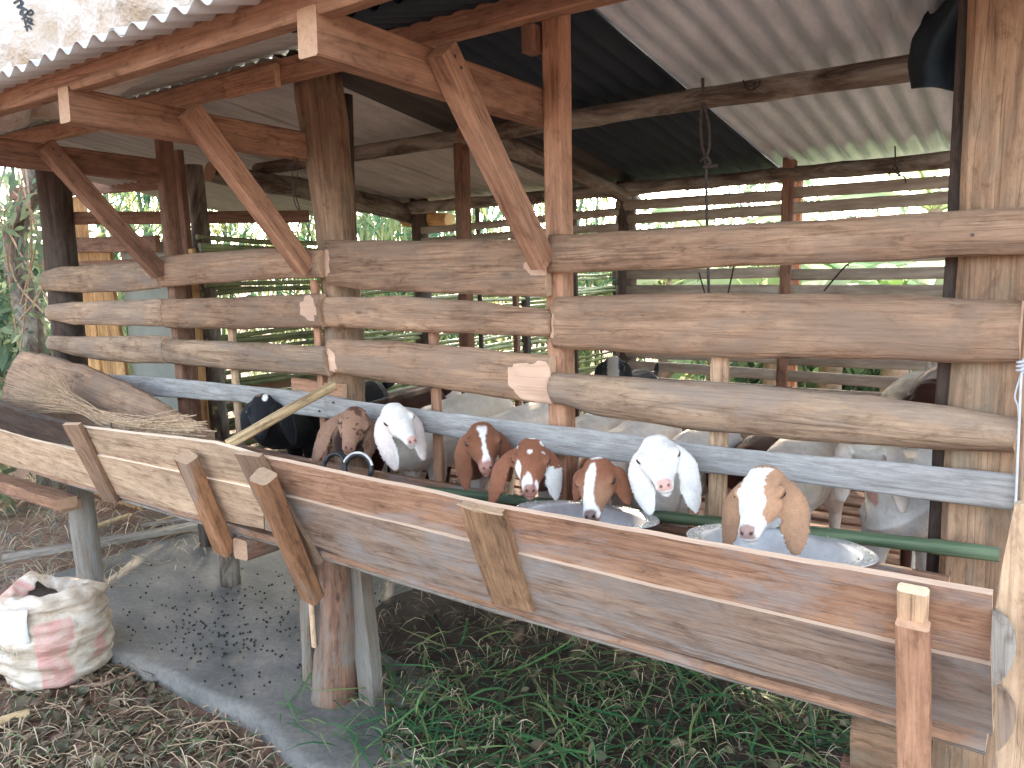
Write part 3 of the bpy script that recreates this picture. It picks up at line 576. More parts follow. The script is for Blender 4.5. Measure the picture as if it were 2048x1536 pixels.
def build_goat(name,label,poll,Yp,nose,Lh,roll,ears,coat,shx,sh=(.22,.925),hip=(.60,.94),r=.09,group=None,voxel=.0035,neckr=.047,noserad=PINK,eye=True,neck_w=None,earw=.030,eyeopen=(1,1),legs=True,nosefar=False,floor=.607,bdx=0.,cat='goat'):
    P=aY(poll[0],poll[1],Yp); d=Vector(ray(*nose)).normalized(); C=Vector(CAM)
    # nose lies on its sight line, Lh from the poll, on the near side
    q=C-P; b=d.dot(q); c=q.length_squared-Lh*Lh; disc=b*b-c
    t=(-b-math.sqrt(max(disc,0))) if not nosefar else (-b+math.sqrt(max(disc,0)))
    Nn=C+d*t; ax=(Nn-P).normalized(); 
    toc=(C-P).normalized(); n0=(toc-ax*toc.dot(ax)).normalized(); side=ax.cross(n0)   # image-left/right axis
    if side.dot(Vector(R[:,0]))<0: side=-side
    ra=math.radians(roll); vv=(n0*math.cos(ra)+side*math.sin(ra)).normalized(); uu=ax.cross(vv)
    if uu.dot(Vector(R[:,0]))<0: uu=-uu        # u points to the image right
    H=lambda s,u,v: P+(ax*s+uu*u+vv*v)*Lh
    vs=[];fs=[]; rings=[]
    for s,hw,tp,bt in zip(HS,HW,HT,HB):
        ring=[]; mid=(tp+bt)/2; hh=(tp-bt)/2
        for j in range(20):
            a=2*math.pi*j/20; ca,sa=math.cos(a),math.sin(a)
            x=hw*math.copysign(abs(ca)**.85,ca)*(1-.28*max(0,-sa)-(.16 if .5<s<.95 else .05)*max(0,sa)); z=mid+hh*math.copysign(abs(sa)**.9,sa)
            ring.append(H(s,x,z))
        rings.append(ring)
    add_loft(vs,fs,rings)
    def blob(c,rx,ry,rz):
        rg=[]
        for i in range(1,8):
            th=math.pi*i/8; rg.append([H(c[0]+rx*math.cos(th),c[1]+ry*math.sin(th)*math.cos(p),c[2]+rz*math.sin(th)*math.sin(p)) for p in [2*math.pi*j/12 for j in range(12)]])
        add_loft(vs,fs,rg)
    for e in (-1,1):
        blob((.36,e*.235,.085),.11,.065,.065)       # brow and orbit
        blob((.50,e*.165,-.05),.15,.055,.09)        # cheek
        blob((.93,e*.055,-.005),.06,.045,.045)       # nostril wing
    blob((.90,0,-.145),.11,.08,.055)                # chin and lower lip
    blob((.10,0,.14),.13,.19,.08)                  # poll
    # ears
    earpaths=[]
    for k,e in enumerate((-1,1)):
        root=H(.14,e*.20,.04); ex,ey=ears[k][0],ears[k][1]; le=ears[k][2] if len(ears[k])>2 else 0.
        dist=(root-C).length-le; tip=C+Vector(ray(ex,ey)).normalized()*dist
        out=uu*e; Ln=(tip-root).length
        mid=root.lerp(tip,.38)+out*Ln*.13+vv*Ln*.06; pts=[root-out*.012,root+out*.012+(tip-root)*.08,mid,root.lerp(tip,.72)+out*Ln*.06,tip]
        ws=[.012,.019,earw,earw*.96,earw*.38]; ths=[.010,.007,.0048,.0042,.0032]; Q=[];Wd=[];Th=[]
        for i in range(len(pts)-1):
            a_=pts[max(0,i-1)];b_=pts[i];c_=pts[i+1];d_2=pts[min(len(pts)-1,i+2)]
            for kk in range(5):
                tt=kk/5; Q.append(.5*((2*b_)+(-a_+c_)*tt+(2*a_-5*b_+4*c_-d_2)*tt*tt+(-a_+3*b_-3*c_+d_2)*tt**3)); Wd.append(ws[i]*(1-tt)+ws[i+1]*tt); Th.append(ths[i]*(1-tt)+ths[i+1]*tt)
        Q.append(pts[-1]); Wd.append(ws[-1]); Th.append(ths[-1]); Q.append(pts[-1]+(pts[-1]-Q[-2]).normalized()*.006); Wd.append(ws[-1]*.5); Th.append(.002)
        rg=[]
        for i,p in enumerate(Q):
            tg=(Q[min(i+1,len(Q)-1)]-Q[max(0,i-1)]).normalized()
            nn=(out*.55+vv*.65+toc*.35); nn=(nn-tg*nn.dot(tg)).normalized(); wv=tg.cross(nn)
            rg.append([p+wv*math.cos(a)*Wd[i]+nn*(math.sin(a)*Th[i]-.22*Wd[i]*(math.cos(a)**2)) for a in [2*math.pi*j/16 for j in range(16)]])
        add_loft(vs,fs,rg); earpaths.append(np.array([[*q_] for q_ in Q]))
    # neck, body, legs
    S1=Vector((shx,sh[0],sh[1])); S2=Vector((shx+bdx,hip[0],hip[1]))
    nk=H(.10,0,-.05); w1=Vector(neck_w) if neck_w else Vector(((nk.x+shx)/2,.0,.925))
    add_limb(vs,fs,[H(.22,0,-.05),nk,w1,S1+Vector((0,-.03,-.01))],[.20*Lh,.235*Lh,neckr,r*.85],16)
    m=S1.lerp(S2,.5)-Vector((0,0,.012))
    add_limb(vs,fs,[S1,m,S2],[r*.88,r*1.08,r*.93],18,sq=(.88,1.04))
    if legs:
        fy=(S2-S1).normalized(); sx=Vector((fy.y,-fy.x,0)).normalized()
        for e in (-1,1):
            b=S1+sx*e*r*.5; fz_=floor
            add_limb(vs,fs,[b-Vector((0,0,.04)),b-Vector((0,0,.12))+fy*.01,Vector((b.x,b.y+.0,(b.z+fz_)/2-.02)),Vector((b.x,b.y-.006,fz_+.045)),Vector((b.x,b.y-.012,fz_+.012))],[.042,.033,.019,.013,.017],10)
            b=S2+sx*e*r*.5
            add_limb(vs,fs,[b-Vector((0,0,.03)),b-Vector((0,0,.11))-fy*.03,b-Vector((0,0,.19))+fy*.045,Vector((b.x,b.y+.03,fz_+.05)),Vector((b.x,b.y+.015,fz_+.012))],[.06,.045,.02,.013,.017],10)
        add_limb(vs,fs,[S2+fy*.08+Vector((0,0,.05)),S2+fy*.13+Vector((0,0,.06)),S2+fy*.15+Vector((0,0,.10))],[.02,.015,.009],8)
    me0=mesh('tmp',vs,fs); b0=bmesh.new(); b0.from_mesh(me0); bmesh.ops.recalc_face_normals(b0,faces=b0.faces); b0.to_mesh(me0); b0.free()
    ob=bpy.data.objects.new('tmp',me0); S.collection.objects.link(ob)
    mo=ob.modifiers.new('r','REMESH'); mo.mode='VOXEL'; mo.voxel_size=voxel
    ms=ob.modifiers.new('s','SMOOTH'); ms.factor=.5; ms.iterations=max(2,int(.014/voxel))
    dg=bpy.context.evaluated_depsgraph_get(); me=bpy.data.meshes.new_from_object(ob.evaluated_get(dg)); bpy.data.objects.remove(ob)
    n=len(me.vertices); co=np.empty(n*3,np.float32); me.vertices.foreach_get('co',co); co=co.reshape(-1,3).astype(float)
    no=np.empty(n*3,np.float32); me.vertices.foreach_get('normal',no); no=no.reshape(-1,3)
    rel=(co-np.array(P))/Lh; s=rel@np.array(ax); u=rel@np.array(uu); v=rel@np.array(vv)
    em=np.zeros(n); ek=np.zeros(n)
    for k,ep in enumerate(earpaths):
        dd=np.sqrt(((co[:,None,:]-ep[None,2:,:])**2).sum(2)); mi=dd.min(1); tpos=dd.argmin(1)/(len(ep)-2)
        mk=(mi<.036)&(u*(-1,1)[k]>.235-.02); em[mk]=tpos[mk]+.01; ek[mk]=(-1,1)[k]
    jit=np.array([nz(p,32,3.)+.6*nz(p,85,9.) for p in co])
    jl=np.array([nz(p,9,1.) for p in co])
    head=(em==0)&(s>-.15)&(s<1.1)&(np.abs(u)<.36)&(v<.4)&(v>-.36)
    col=coat(dict(s=s,u=u,v=v,j=jit,jl=jl,em=em,ek=ek,head=head,co=co,n=n))
    col=col*(1+.16*jl+.10*jit)[:,None]
    # inner ear pink tint, eyes rims, nostrils, mouth
    rim=np.zeros(n); eyes=[]
    bm_=bmesh.new(); bm_.from_mesh(me); from mathutils.bvhtree import BVHTree; bt_=BVHTree.FromBMesh(bm_); bm_.free()
    for e in (-1,1):
        o_=H(.40,e*.8,.14); tgt=H(.40,0,.02); hit=bt_.ray_cast(o_,(tgt-o_).normalized())
        ep=hit[0] if hit[0] is not None else H(.405,e*.24,.06); en=hit[1] if hit[1] is not None else uu*e
        q_=(co-np.array(ep))/Lh; ds=q_@np.array(ax); dv=q_@np.array(vv); du=q_@np.array(uu)
        dr=np.sqrt((ds/.078)**2+(dv/.05)**2+(du/.07)**2); rim=np.maximum(rim,1-sm(dr,.55,1.15)); eyes.append((ep,en))
    if eye: col=lerp(col,col*np.array([.42,.32,.30]),rim*.85)
    nm=sm(s,.885,.93)*sm(v,-.075,-.045)*(1-sm(np.abs(u),.075,.105))*head; col=lerp(col,np.broadcast_to(noserad,(n,3)),nm*.85)
    ns=(1-sm(np.sqrt(((np.abs(u)-.05)/.024)**2+((v-.005)/.022)**2),.6,1.2))*sm(s,.9,.94)*head; col=lerp(col,np.broadcast_to(noserad*.22,(n,3)),ns)
    mo_=(1-sm(np.abs(v+.098-.0+.10*(1-s)),.006,.016))*sm(s,.72,.80)*head; col=lerp(col,col*np.array([.5,.38,.36]),mo_*.85)
    ca=me.color_attributes.new('coat','FLOAT_COLOR','POINT'); ca.data.foreach_set('color',np.concatenate([np.clip(col,0,1),np.ones((n,1))],1).astype(np.float32).ravel())
    me.materials.clear(); me.materials.append(M_coat); me.polygons.foreach_set('use_smooth',[True]*len(me.polygons))
    base=Vector((shx,(sh[0]+hip[0])/2,floor)); me.transform(Matrix.Translation(-base)); me.name=name
    o=bpy.data.objects.new(name,me); S.collection.objects.link(o); o.location=base; tag(o,label,cat,group)
    if voxel<.004:
        cand=np.where((co[:,1]<.35)&(rng.uniform(size=n)<.5))[0]; sel=rng.choice(cand,min(len(cand),14000),replace=False); V=[];Fc=[];Cc=[]; axn=np.array(ax)
        for i in sel:
            nn=no[i]; t=-axn+np.array([0,0,-.6])*(em[i]>0)+rng.normal(0,.25,3); t=t-nn*t.dot(nn); t/=np.linalg.norm(t)+1e-6; l=rng.uniform(.004,.008); sd2=np.cross(nn,t)*.0007; p=co[i]-np.array(base); b=len(V)
            V+= [p-sd2,p+sd2,p+t*l+nn*l*rng.uniform(.08,.32)]; Fc.append((b,b+1,b+2)); cc=np.clip(col[i]*rng.uniform(.84,1.1),0,1); Cc+=[(*cc,1)]*3
        mh=bpy.data.meshes.new('hair'); mh.from_pydata(V,[],Fc); mh.materials.append(M_coat); ch=mh.color_attributes.new('coat','FLOAT_COLOR','POINT'); ch.data.foreach_set('color',np.array(Cc,np.float32).ravel())
        ho=bpy.data.objects.new('hair',mh); S.collection.objects.link(ho); ho.location=base; sub(ho,o)
    if eye:
        for (ep,en),op in zip(eyes,eyeopen):
            z=(vv-en*vv.dot(en)).normalized(); x=en.cross(z).normalized(); Mx=Matrix((x,z,en)).transposed().to_4x4(); Mx.translation=Vector(ep)-en*Lh*.014
            vb=[];fb=[]; 
            for i in range(0,9):
                th=math.pi*i/8
                for j in range(14):
                    p=2*math.pi*j/14; vb.append((Lh*.058*math.sin(th)*math.cos(p),Lh*.040*op*math.sin(th)*math.sin(p),Lh*.03*math.cos(th)))
            for i in range(8):
                for j in range(14): a=i*14+j; c_=i*14+(j+1)%14; fb.append((a,a+14,c_+14,c_))
            eo=link('eye',mesh('eye',vb,fb,M_eye,True),None,Mx); sub(eo,o)
    return o
# ---- coats
def plain(c,ear=None,back=None):
    def f(D):
        col=np.broadcast_to(c,(D['n'],3)).copy()
        if ear is not None: col=lerp(col,np.broadcast_to(ear,col.shape),(D['em']>0)*.8)
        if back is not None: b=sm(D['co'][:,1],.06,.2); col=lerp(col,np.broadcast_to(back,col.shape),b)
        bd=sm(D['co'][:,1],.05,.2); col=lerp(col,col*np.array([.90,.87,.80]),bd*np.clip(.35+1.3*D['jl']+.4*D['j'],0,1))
        return col
    return f
def coat_black(D):
    col=np.broadcast_to(BLACK,(D['n'],3)).copy()
    d=np.sqrt(((D['s']-.13)/.10)**2+((D['u']-.06)/.07)**2)+.5*D['j']; col=lerp(col,np.broadcast_to(WHITE,col.shape),(1-sm(d,.8,1.05))*(D['v']>.05))
    d=np.sqrt(((D['s']-.06)/.06)**2+((D['u']+.08)/.09)**2)+.5*D['j']; col=lerp(col,np.broadcast_to(GREYB*.8,col.shape),(1-sm(d,.8,1.05))*(D['v']>.05))
    return col
def coat_greybrown(D):
    m=sm(D['jl']*1.6+.7*D['j']+.5*np.abs(D['u'])-.45*D['s']+.10,.0,.18); col=lerp(np.broadcast_to(GREYB*1.15,(D['n'],3)).copy(),np.broadcast_to(DBROWN*1.0,(D['n'],3)),m*.85)
    col=lerp(col,np.broadcast_to(GREYB*.95,col.shape),(D['em']>0)*.6)
    bk=(~D['head'])&(D['em']==0); col=lerp(col,np.broadcast_to(DBROWN*.55,col.shape),bk*.9)
    d=np.sqrt((D['s']/.10+.2)**2+((D['u']+.42)/.12)**2)+.4*D['j']; return lerp(col,np.broadcast_to(WHITE,col.shape),(1-sm(d,.8,1.)))
def coat_g4(D):
    col=np.broadcast_to(RED*.92,(D['n'],3)).copy(); col*=(1+.25*D['jl'])[:,None]
    w=.055+.035*np.sin(D['s']*7+.5)+.03*D['j']; w=np.where(D['s']<.12,0,w)
    bl=(1-sm(np.abs(D['u']-.0),w-.012,w+.012))*(D['v']>.0)*sm(D['s'],.12,.2); col=lerp(col,np.broadcast_to(WHITE,col.shape),bl)
    mz_=sm(D['s'],.78,.92)*D['head']; col=lerp(col,np.broadcast_to(PINK*.8,col.shape),mz_*.6)
    b=sm(D['co'][:,1]+.05*D['jl'],.03,.12)*(D['em']==0); return lerp(col,np.broadcast_to(CREAM,col.shape),b)
def coat_g5(D):
    col=np.broadcast_to(RED*1.15,(D['n'],3)).copy(); col*=(1+.3*D['jl'])[:,None]; W=np.broadcast_to(WHITE,col.shape)
    for (s0,u0,r0,r1) in ((.10,.17,.06,.05),(.16,-.24,.05,.035),(.32,-.01,.05,.045),(.82,-.05,.14,.07),(.88,.10,.08,.03),(.62,-.19,.16,.05),(.30,.20,.03,.05),(.02,.02,.04,.06)):
        d=np.sqrt(((D['s']-s0)/r0)**2+((D['u']-u0)/r1)**2)+.45*D['j']; col=lerp(col,W,(1-sm(d,.8,1.1))*(D['v']>-.03)*D['head'])
    ear=(D['ek']>0)&(D['em']>.40+.1*D['j']); col=lerp(col,W*.93,ear*1.)
    mz_=sm(D['s'],.90,.97)*D['head']; col=lerp(col,np.broadcast_to(PINK*.8,col.shape),mz_*.6)
    b=sm(D['co'][:,1]+.05*D['jl'],.03,.10)*(D['em']==0); return lerp(col,np.broadcast_to(CREAM*.9,col.shape),b)
def coat_g6(D):
    col=np.broadcast_to(RED*1.1,(D['n'],3)).copy(); col=lerp(col,np.broadcast_to(TAN*.85,col.shape),sm(D['s'],.3,.6)*.6*(D['head'])); W=np.broadcast_to(WHITE,col.shape)
    c=-.02-.05*D['s']; w=.03+.05*sm(D['s'],.1,.35)+.04*sm(D['s'],.6,.8)+.09*sm(D['s'],.78,.92)+.02*D['j']
    bl=(1-sm(np.abs(D['u']-c),w-.012,w+.012))*(D['v']>-.05)*sm(D['s'],.12,.17); col=lerp(col,W,bl*D['head'])
    d=np.sqrt(((D['s']-.02)/.05)**2+(D['u']/.10)**2)+.4*D['j']; col=lerp(col,W,(1-sm(d,.8,1.1))*(D['v']>.0)*D['head'])
    b=sm(D['co'][:,1]+.05*D['jl'],.04,.12)*(D['em']==0); return lerp(col,np.broadcast_to(CREAM,col.shape),b)
def coat_g8(D):
    col=np.broadcast_to(WHITE,(D['n'],3)).copy(); T=np.broadcast_to(TAN,col.shape)
    side=(D['u']>.135+.035*D['j']-.06*sm(D['s'],.0,.3)+.06*sm(D['s'],.4,.6)+.3*sm(D['s'],.72,.84))&D['head']&(D['s']>-.06); col=lerp(col,T*(1.02+.15*D['jl'])[:,None],side*1.)
    top=(D['s']<.07+.03*D['j'])&(D['s']>-.12)&D['head']; col=lerp(col,T*.85,top*1.)
    l=(D['u']<-.215-.02*D['j'])&D['head']&(D['s']<.75); col=lerp(col,T*.95,l*1.)
    col=lerp(col,T*(.80+.2*D['jl'])[:,None],(D['em']>0)*1.)
    return col
GR='young goats feeding with their heads over the trough'
hx=lambda px,py,Y=.42: aY(px,py,Y).x
goats=[]
def G(*a,**k):
    k.setdefault('group',GR); goats.append(build_goat('goat',*a,**k))
G('black goat with a white spot on its forehead, behind the leaning split stick',(528,800),-.06,(518,874),.175,-12,((492,872),(588,888)),coat_black,aY(640,850,.30).x,noserad=BLACK*2,r=.10,sh=(.2,.91),neckr=.06)
G('mottled grey brown goat with long hanging ears above two black rings',(712,828),-.10,(697,898),.165,0,((627,925),(738,915)),coat_greybrown,hx(800,790),noserad=MUZ,r=.095)
G('white goat with pink nose turned to the right, beside the mottled goat',(782,822),-.11,(826,884),.158,26,((792,938),(848,918)),plain(WHITE,np.array([.74,.62,.58]),CREAM),hx(925,790),r=.115,sh=(.19,.92),earw=.031)
G('brown goat with a narrow broken white blaze, left of the spotted goat',(962,862),-.10,(975,938),.168,6,((932,976),(1018,960)),coat_g4,hx(1037,810),noserad=MUZ*1.1,r=.09)
G('reddish goat with small white face spots and one half white ear',(1062,894),-.14,(1060,984),.165,0,((982,1006),(1112,996)),coat_g5,hx(1178,820),noserad=MUZ,r=.09)
G('brown goat with wide white blaze lowering its nose into the left bowl',(1200,932),-.15,(1180,1036),.165,-24,((1150,1000,-.02),(1256,1006)),coat_g6,hx(1275,838),noserad=DBROWN*1.4,r=.09,earw=.024)
G('pure white goat facing forward between the two metal bowls',(1312,892),-.13,(1330,974),.165,0,((1300,1026),(1392,1020)),plain(WHITE),hx(1395,865),noserad=PINK*1.05,r=.09,sh=(.15,.90),neckr=.055,earw=.034)
G('white faced goat with tan ears and closed eye feeding over the right bowl',(1538,955),-.16,(1492,1070),.178,-30,((1452,1096),(1592,1106)),coat_g8,hx(1600,895),noserad=MUZ,r=.10,earw=.034,eyeopen=(.3,.22),sh=(.2,.915))
G2='goats standing further back inside the pen'
G('white goat looking out between two rails, its nose hidden by the grey board',(1734,866),.10,(1740,962),.165,0,((1684,1000),(1806,1022)),plain(WHITE*.97,np.array([.70,.60,.56])),aY(1810,930,.22).x,noserad=PINK,r=.115,sh=(.24,.93),hip=(.7,.95),neck_w=(aY(1775,920,.2).x,.19,.985),group=G2,nosefar=True)
def BG(label,top,Y,r,coat,ln=.42,dxb=.0,hd=1,voxel=.007,head=True,dirx=0.,**k):
    """goat standing in the pen: its back passes through the given point"""
    p=aY(top[0],top[1],Y); z=p.z-r*1.0; sx=p.x
    # head in front of (-y) the shoulders, a little lower or higher
    hp=Vector((sx+dxb,Y-.30,z+.07)); c=Vector(CAM)
    def px(P): q=R.T@(np.array(P)-CAM); return (q[0]/q[2]*F+CX,q[1]/q[2]*F+CY)
    n_=hp+Vector((.03*hd,-.11,-.08))
    e1=px(hp+Vector((-.05,.0,-.13))); e2=px(hp+Vector((.05,.0,-.13)))
    G(label,px(hp),hp.y,px(n_),.15,0,(e1,e2),coat,sx,sh=(Y-.18,z),hip=(Y+.2,z+.01),r=r,voxel=voxel,group=G2,neck_w=(hp.x*.5+sx*.5,Y-.24,z+.03),bdx=dirx,**k)
BG('pale grey goat with its back between the white goat and the left bar',(838,783),.75,.10,plain(CREAM*.85))
BG('dark brown goat with its rump behind the mottled goat',(795,783),.95,.09,plain(DBROWN),dxb=-.05)
BG('grey white goat with its rump raised above the lowest rail by the corner post',(1822,760),.80,.10,plain(GREYW))
BG('dark brown goat half hidden behind the corner post',(1890,735),.62,.09,plain(DBROWN*.7),dxb=.0)
BG('dark brown goat behind the rails right of the second bar',(1530,862),.62,.085,plain(DBROWN*.8))
BG('brown and cream goat at the back left of the pen',(585,742),.95,.10,plain(GREYB))
BG('cream goat far left in the pen above the grey board',(530,752),1.15,.09,plain(CREAM*.8))
# the black and white goat looks over the others at the back
G('black goat with white blaze at the very back, looking over the others',(1226,722),.95,(1228,775),.15,0,((1192,765),(1262,765)),
  (lambda D:lerp(np.broadcast_to(BLACK*1.5,(D['n'],3)).copy(),np.broadcast_to(GREYW*1.1,(D['n'],3)),(1-sm(np.abs(D['u'])+.03*D['j'],.13,.16))*(D['v']>0)*D['head'])),aY(1226,760,1.2).x,sh=(1.15,.93),hip=(1.5,.93),r=.10,voxel=.006,group=G2,neck_w=(aY(1226,760,1.05).x,1.05,1.0))
# ================================================================= BOWLS, RINGS, LOOSE THINGS
def batch(name,V,Fc,mat,rnd=None,smooth=False,parent=None):
    V=np.asarray(V,float); me=bpy.data.meshes.new(name); c=V.mean(0)
    me.from_pydata((V-c).tolist(),[],[list(map(int,f)) for f in Fc]); me.update(); me.materials.append(mat)
    if rnd is not None:
        ca=me.color_attributes.new('rnd','FLOAT_COLOR','POINT'); ca.data.foreach_set('color',np.repeat(np.asarray(rnd)[:,None],4,1).astype(np.float32).ravel())
    if smooth: me.polygons.foreach_set('use_smooth',[True]*len(me.polygons))
    o=bpy.data.objects.new(name,me); S.collection.objects.link(o); o.location=c
    if parent is not None: sub(o,parent)
    return o
def tube(V,Fc,pts,rad,seg=6,rnd=None,rv=0.):
    pts=[Vector(p) for p in pts]; b=len(V); rad=rad if isinstance(rad,(list,tuple)) else [rad]*len(pts)
    for i,p in enumerate(pts):
        t=(pts[min(i+1,len(pts)-1)]-pts[max(0,i-1)]).normalized(); ref=Vector((0,0,1)) if abs(t.z)<.9 else Vector((1,0,0))
        u=(ref-t*ref.dot(t)).normalized(); v=t.cross(u)
        for j in range(seg): a=2*math.pi*j/seg; V.append(p+u*math.cos(a)*rad[i]+v*math.sin(a)*rad[i])
        if rnd is not None: rnd+= [rv]*seg
    for i in range(len(pts)-1):
        for j in range(seg): a=b+i*seg+j;c=b+i*seg+(j+1)%seg; Fc.append((a,c,c+seg,a+seg))
    Fc.append(tuple(b+j for j in range(seg-1,-1,-1))); Fc.append(tuple(b+(len(pts)-1)*seg+j for j in range(seg)))
def crv(P,n=6):
    P=[Vector(p) for p in P]; out=[]
    for i in range(len(P)-1):
        a=P[max(0,i-1)];b=P[i];c=P[i+1];d=P[min(len(P)-1,i+2)]
        for k in range(n):
            t=k/n; out.append(.5*((2*b)+(-a+c)*t+(2*a-5*b+4*c-d)*t*t+(-a+3*b-3*c+d)*t**3))
    out.append(P[-1]); return out
def bowl(cpx,wpx,Y,label,tilt):
    c=aY(cpx[0],cpx[1],Y); dep=float(_Z.dot([0,0,0])) if False else (np.array(c)-CAM)@R[:,2]; r=wpx/2*dep/F
    prof=[(.0,-.42),(.45,-.42),(.60,-.38),(.72,-.22),(.80,-.05),(.84,-.015),(.90,.0),(.985,.0),(1.0,.012),(1.008,.0),(.985,-.012),(.90,-.012),(.845,-.03),(.80,-.07),(.735,-.23),(.61,-.40),(.46,-.44),(0,-.44)]
    vs=[];fs=[];seg=72
    for q,z in prof:
        for j in range(seg): a=2*math.pi*j/seg; dn=.004*nz((math.cos(a)*2,math.sin(a)*2,z),1.,c.x)*q; vs.append(((q+dn)*r*math.cos(a),(q+dn)*r*math.sin(a),z*r*.9+dn*r*.6))
    for i in range(len(prof)-1):
        for j in range(seg): a=i*seg+j;b=i*seg+(j+1)%seg; fs.append((a,b,b+seg,a+seg))
    M=Matrix.Translation(c)@Matrix.Rotation(-tilt,4,'X'); o=link('metal_bowl',mesh('metal_bowl',vs,fs,M_alu,True),None,M); tag(o,label,'bowl','wide metal feeding bowls in the trough')
    # meal left in the bowl and stuck to the rim
    V=[];Fc=[];q=[]
    def grain(p,s):
        b=len(V); d=[Vector((rng.normal(),rng.normal(),rng.normal())).normalized()*s*rng.uniform(.6,1.3) for _ in range(4)]
        V.extend([p+x for x in d]); Fc.extend([(b,b+1,b+2),(b,b+2,b+3),(b,b+3,b+1),(b+1,b+3,b+2)])
    for k in range(900):
        a=rng.uniform(0,2*math.pi); 
        if k<420: qq=rng.normal(.93,.05); zz=.008 if qq<1 else 0.; s=.0024
        else: qq=rng.uniform(.0,.78); zz=(-.41 if qq<.5 else -.41+(qq-.5)*.95); s=.002
        if qq>1.0: continue
        grain(M@Vector((qq*r*math.cos(a),qq*r*math.sin(a),zz*r*.9+.001)),s)
    for i in range(5):
        pass
    f=batch('feed_meal',V,Fc,M_feed); tag(f,'pale meal crumbs scattered in and on the rim of the '+('left' if cpx[0]<1300 else 'right')+' metal bowl','feed',kind='stuff')
    return o
bowl((1173,1028),287,-.225,'metal bowl under the brown goat with the wide white blaze',.16)
bowl((1558,1088),360,-.215,'larger metal bowl under the white and tan goat, nearer the corner post',.15)
def ring(cpx,Y,rp,nrm,label,wh):
    c=aY(cpx[0],cpx[1],Y); dep=(np.array(c)-CAM)@R[:,2]; r=rp*dep/F; vs=[];fs=[]
    n=Vector(nrm).normalized(); u=n.orthogonal().normalized(); v=n.cross(u); prof=[(r,.007)]
    def tor(R0,r0,mat,par,off=0):
        vs=[];fs=[]
        for i in range(64):
            a=2*math.pi*i/64; d=u*math.cos(a)+v*math.sin(a); rr=r0*(1+.08*math.sin(a*9))
            for j in range(10): b=2*math.pi*j/10; vs.append(d*(R0+rr*math.cos(b))+n*(rr*math.sin(b)+off))
        for i in range(64):
            for j in range(10): a=i*10+j; b=i*10+(j+1)%10; c2=((i+1)%64)*10; fs.append((a,b,c2+(j+1)%10,c2+j))
        return link('ring',mesh('ring',vs,fs,mat,True),None,Matrix.Translation(c))
    o=tor(r,.0068,M_black,None); o.name='rubber_ring'; tag(o,label,'ring','black rings hung over the trough edge')
    
    if wh:
        V=[];Fc=[]; P=[]
        for i in range(41):
            a=2*math.pi*i/64; d=u*math.cos(a)+v*math.sin(a); P.append((d.z,a))
        a0=max((( (u*math.cos(t)+v*math.sin(t)).z,t) for t in [2*math.pi*i/64 for i in range(64)]))[1]
        tube(V,Fc,[c+(u*math.cos(a0+t)+v*math.sin(a0+t))*(r+.0045)+n*.003 for t in np.linspace(-1.35,1.15,30)],.0038,8); sub(batch('edge_band',V,Fc,M_ringw,smooth=True),o)
ring((716,938),-.36,29,(.35,-1,.25),'black ring with a white outer edge standing in the trough below the mottled goat',True)
ring((668,934),-.33,27,(.1,-1,.45),'plain black ring leaning behind the white edged ring',False)
st=beam('split_stick',aP(455,895,TN,TC-.01)+Vector((0,0,.012)),aY(668,770,-.075),.034,.026,W_stick,None,wob=.004,n=16,ch=.006); tag(st,'pale split stick leaning from the trough edge up to the rails','stick')
# big bark slab and twig broom lying on the left of the trough
sl=log('bark_slab',[aY(30,762,-.2),aY(160,808,-.2),aY(280,858,-.2),aY(410,915,-.2)],[.15,.165,.14,.10],W_slab,None,seg=20,rough=.04,flat=.28,n=40,up=(0,-1,.35)); tag(sl,'thick grey brown bark slab lying slantwise over the left end of the trough','wood slab')
V=[];Fc=[]
A0=aY(225,845,-.34); 
for k in range(150):
    hx_=rng.uniform(-1,1); ex=rng.normal(0,1)
    e0=aY(375+rng.normal(0,22),858+rng.normal(0,10)+( -25 if k%17==0 else 0),-.34+rng.normal(0,.008)); m0=aY(225+rng.normal(0,6),846+rng.normal(0,8),-.34+rng.normal(0,.01)); 
    fx=rng.uniform(15,120); fy=rng.uniform(730,835); fx=max(5,fx-(fy-730)*.4)
    f1=aY(fx,fy,-.33+rng.normal(0,.03)); md=aY(150+rng.normal(0,6),808+(fy-780)*.22+rng.normal(0,4),-.34+rng.normal(0,.015))
    P=crv([e0,m0,md,f1],5); w_=rng.uniform(.0012,.0024); tube(V,Fc,P,[w_*1.1*(1-.7*i/len(P)) for i in range(len(P))],5)
    if k%2==0:
        q=P[11]; tube(V,Fc,[q,q+(f1-q)*.4+Vector((rng.normal(0,.02),rng.normal(0,.02),.03)),q+(f1-q)*.7+Vector((rng.normal(0,.04),rng.normal(0,.02),.05))],[.0009,.0007,.0004],4)
br=batch('twig_broom',V,Fc,M_twig); tag(br,'bundle of thin dry twigs tied as a broom on the trough','broom')
V=[];Fc=[]; c=aY(232,848,-.34)
tube(V,Fc,[c+Vector((.004*math.sin(a*.3),.02*math.cos(a),.022*math.sin(a))) for a in np.linspace(0,12,50)],.0022,5); tie=batch('tie',V,Fc,M_rope); sub(tie,br)
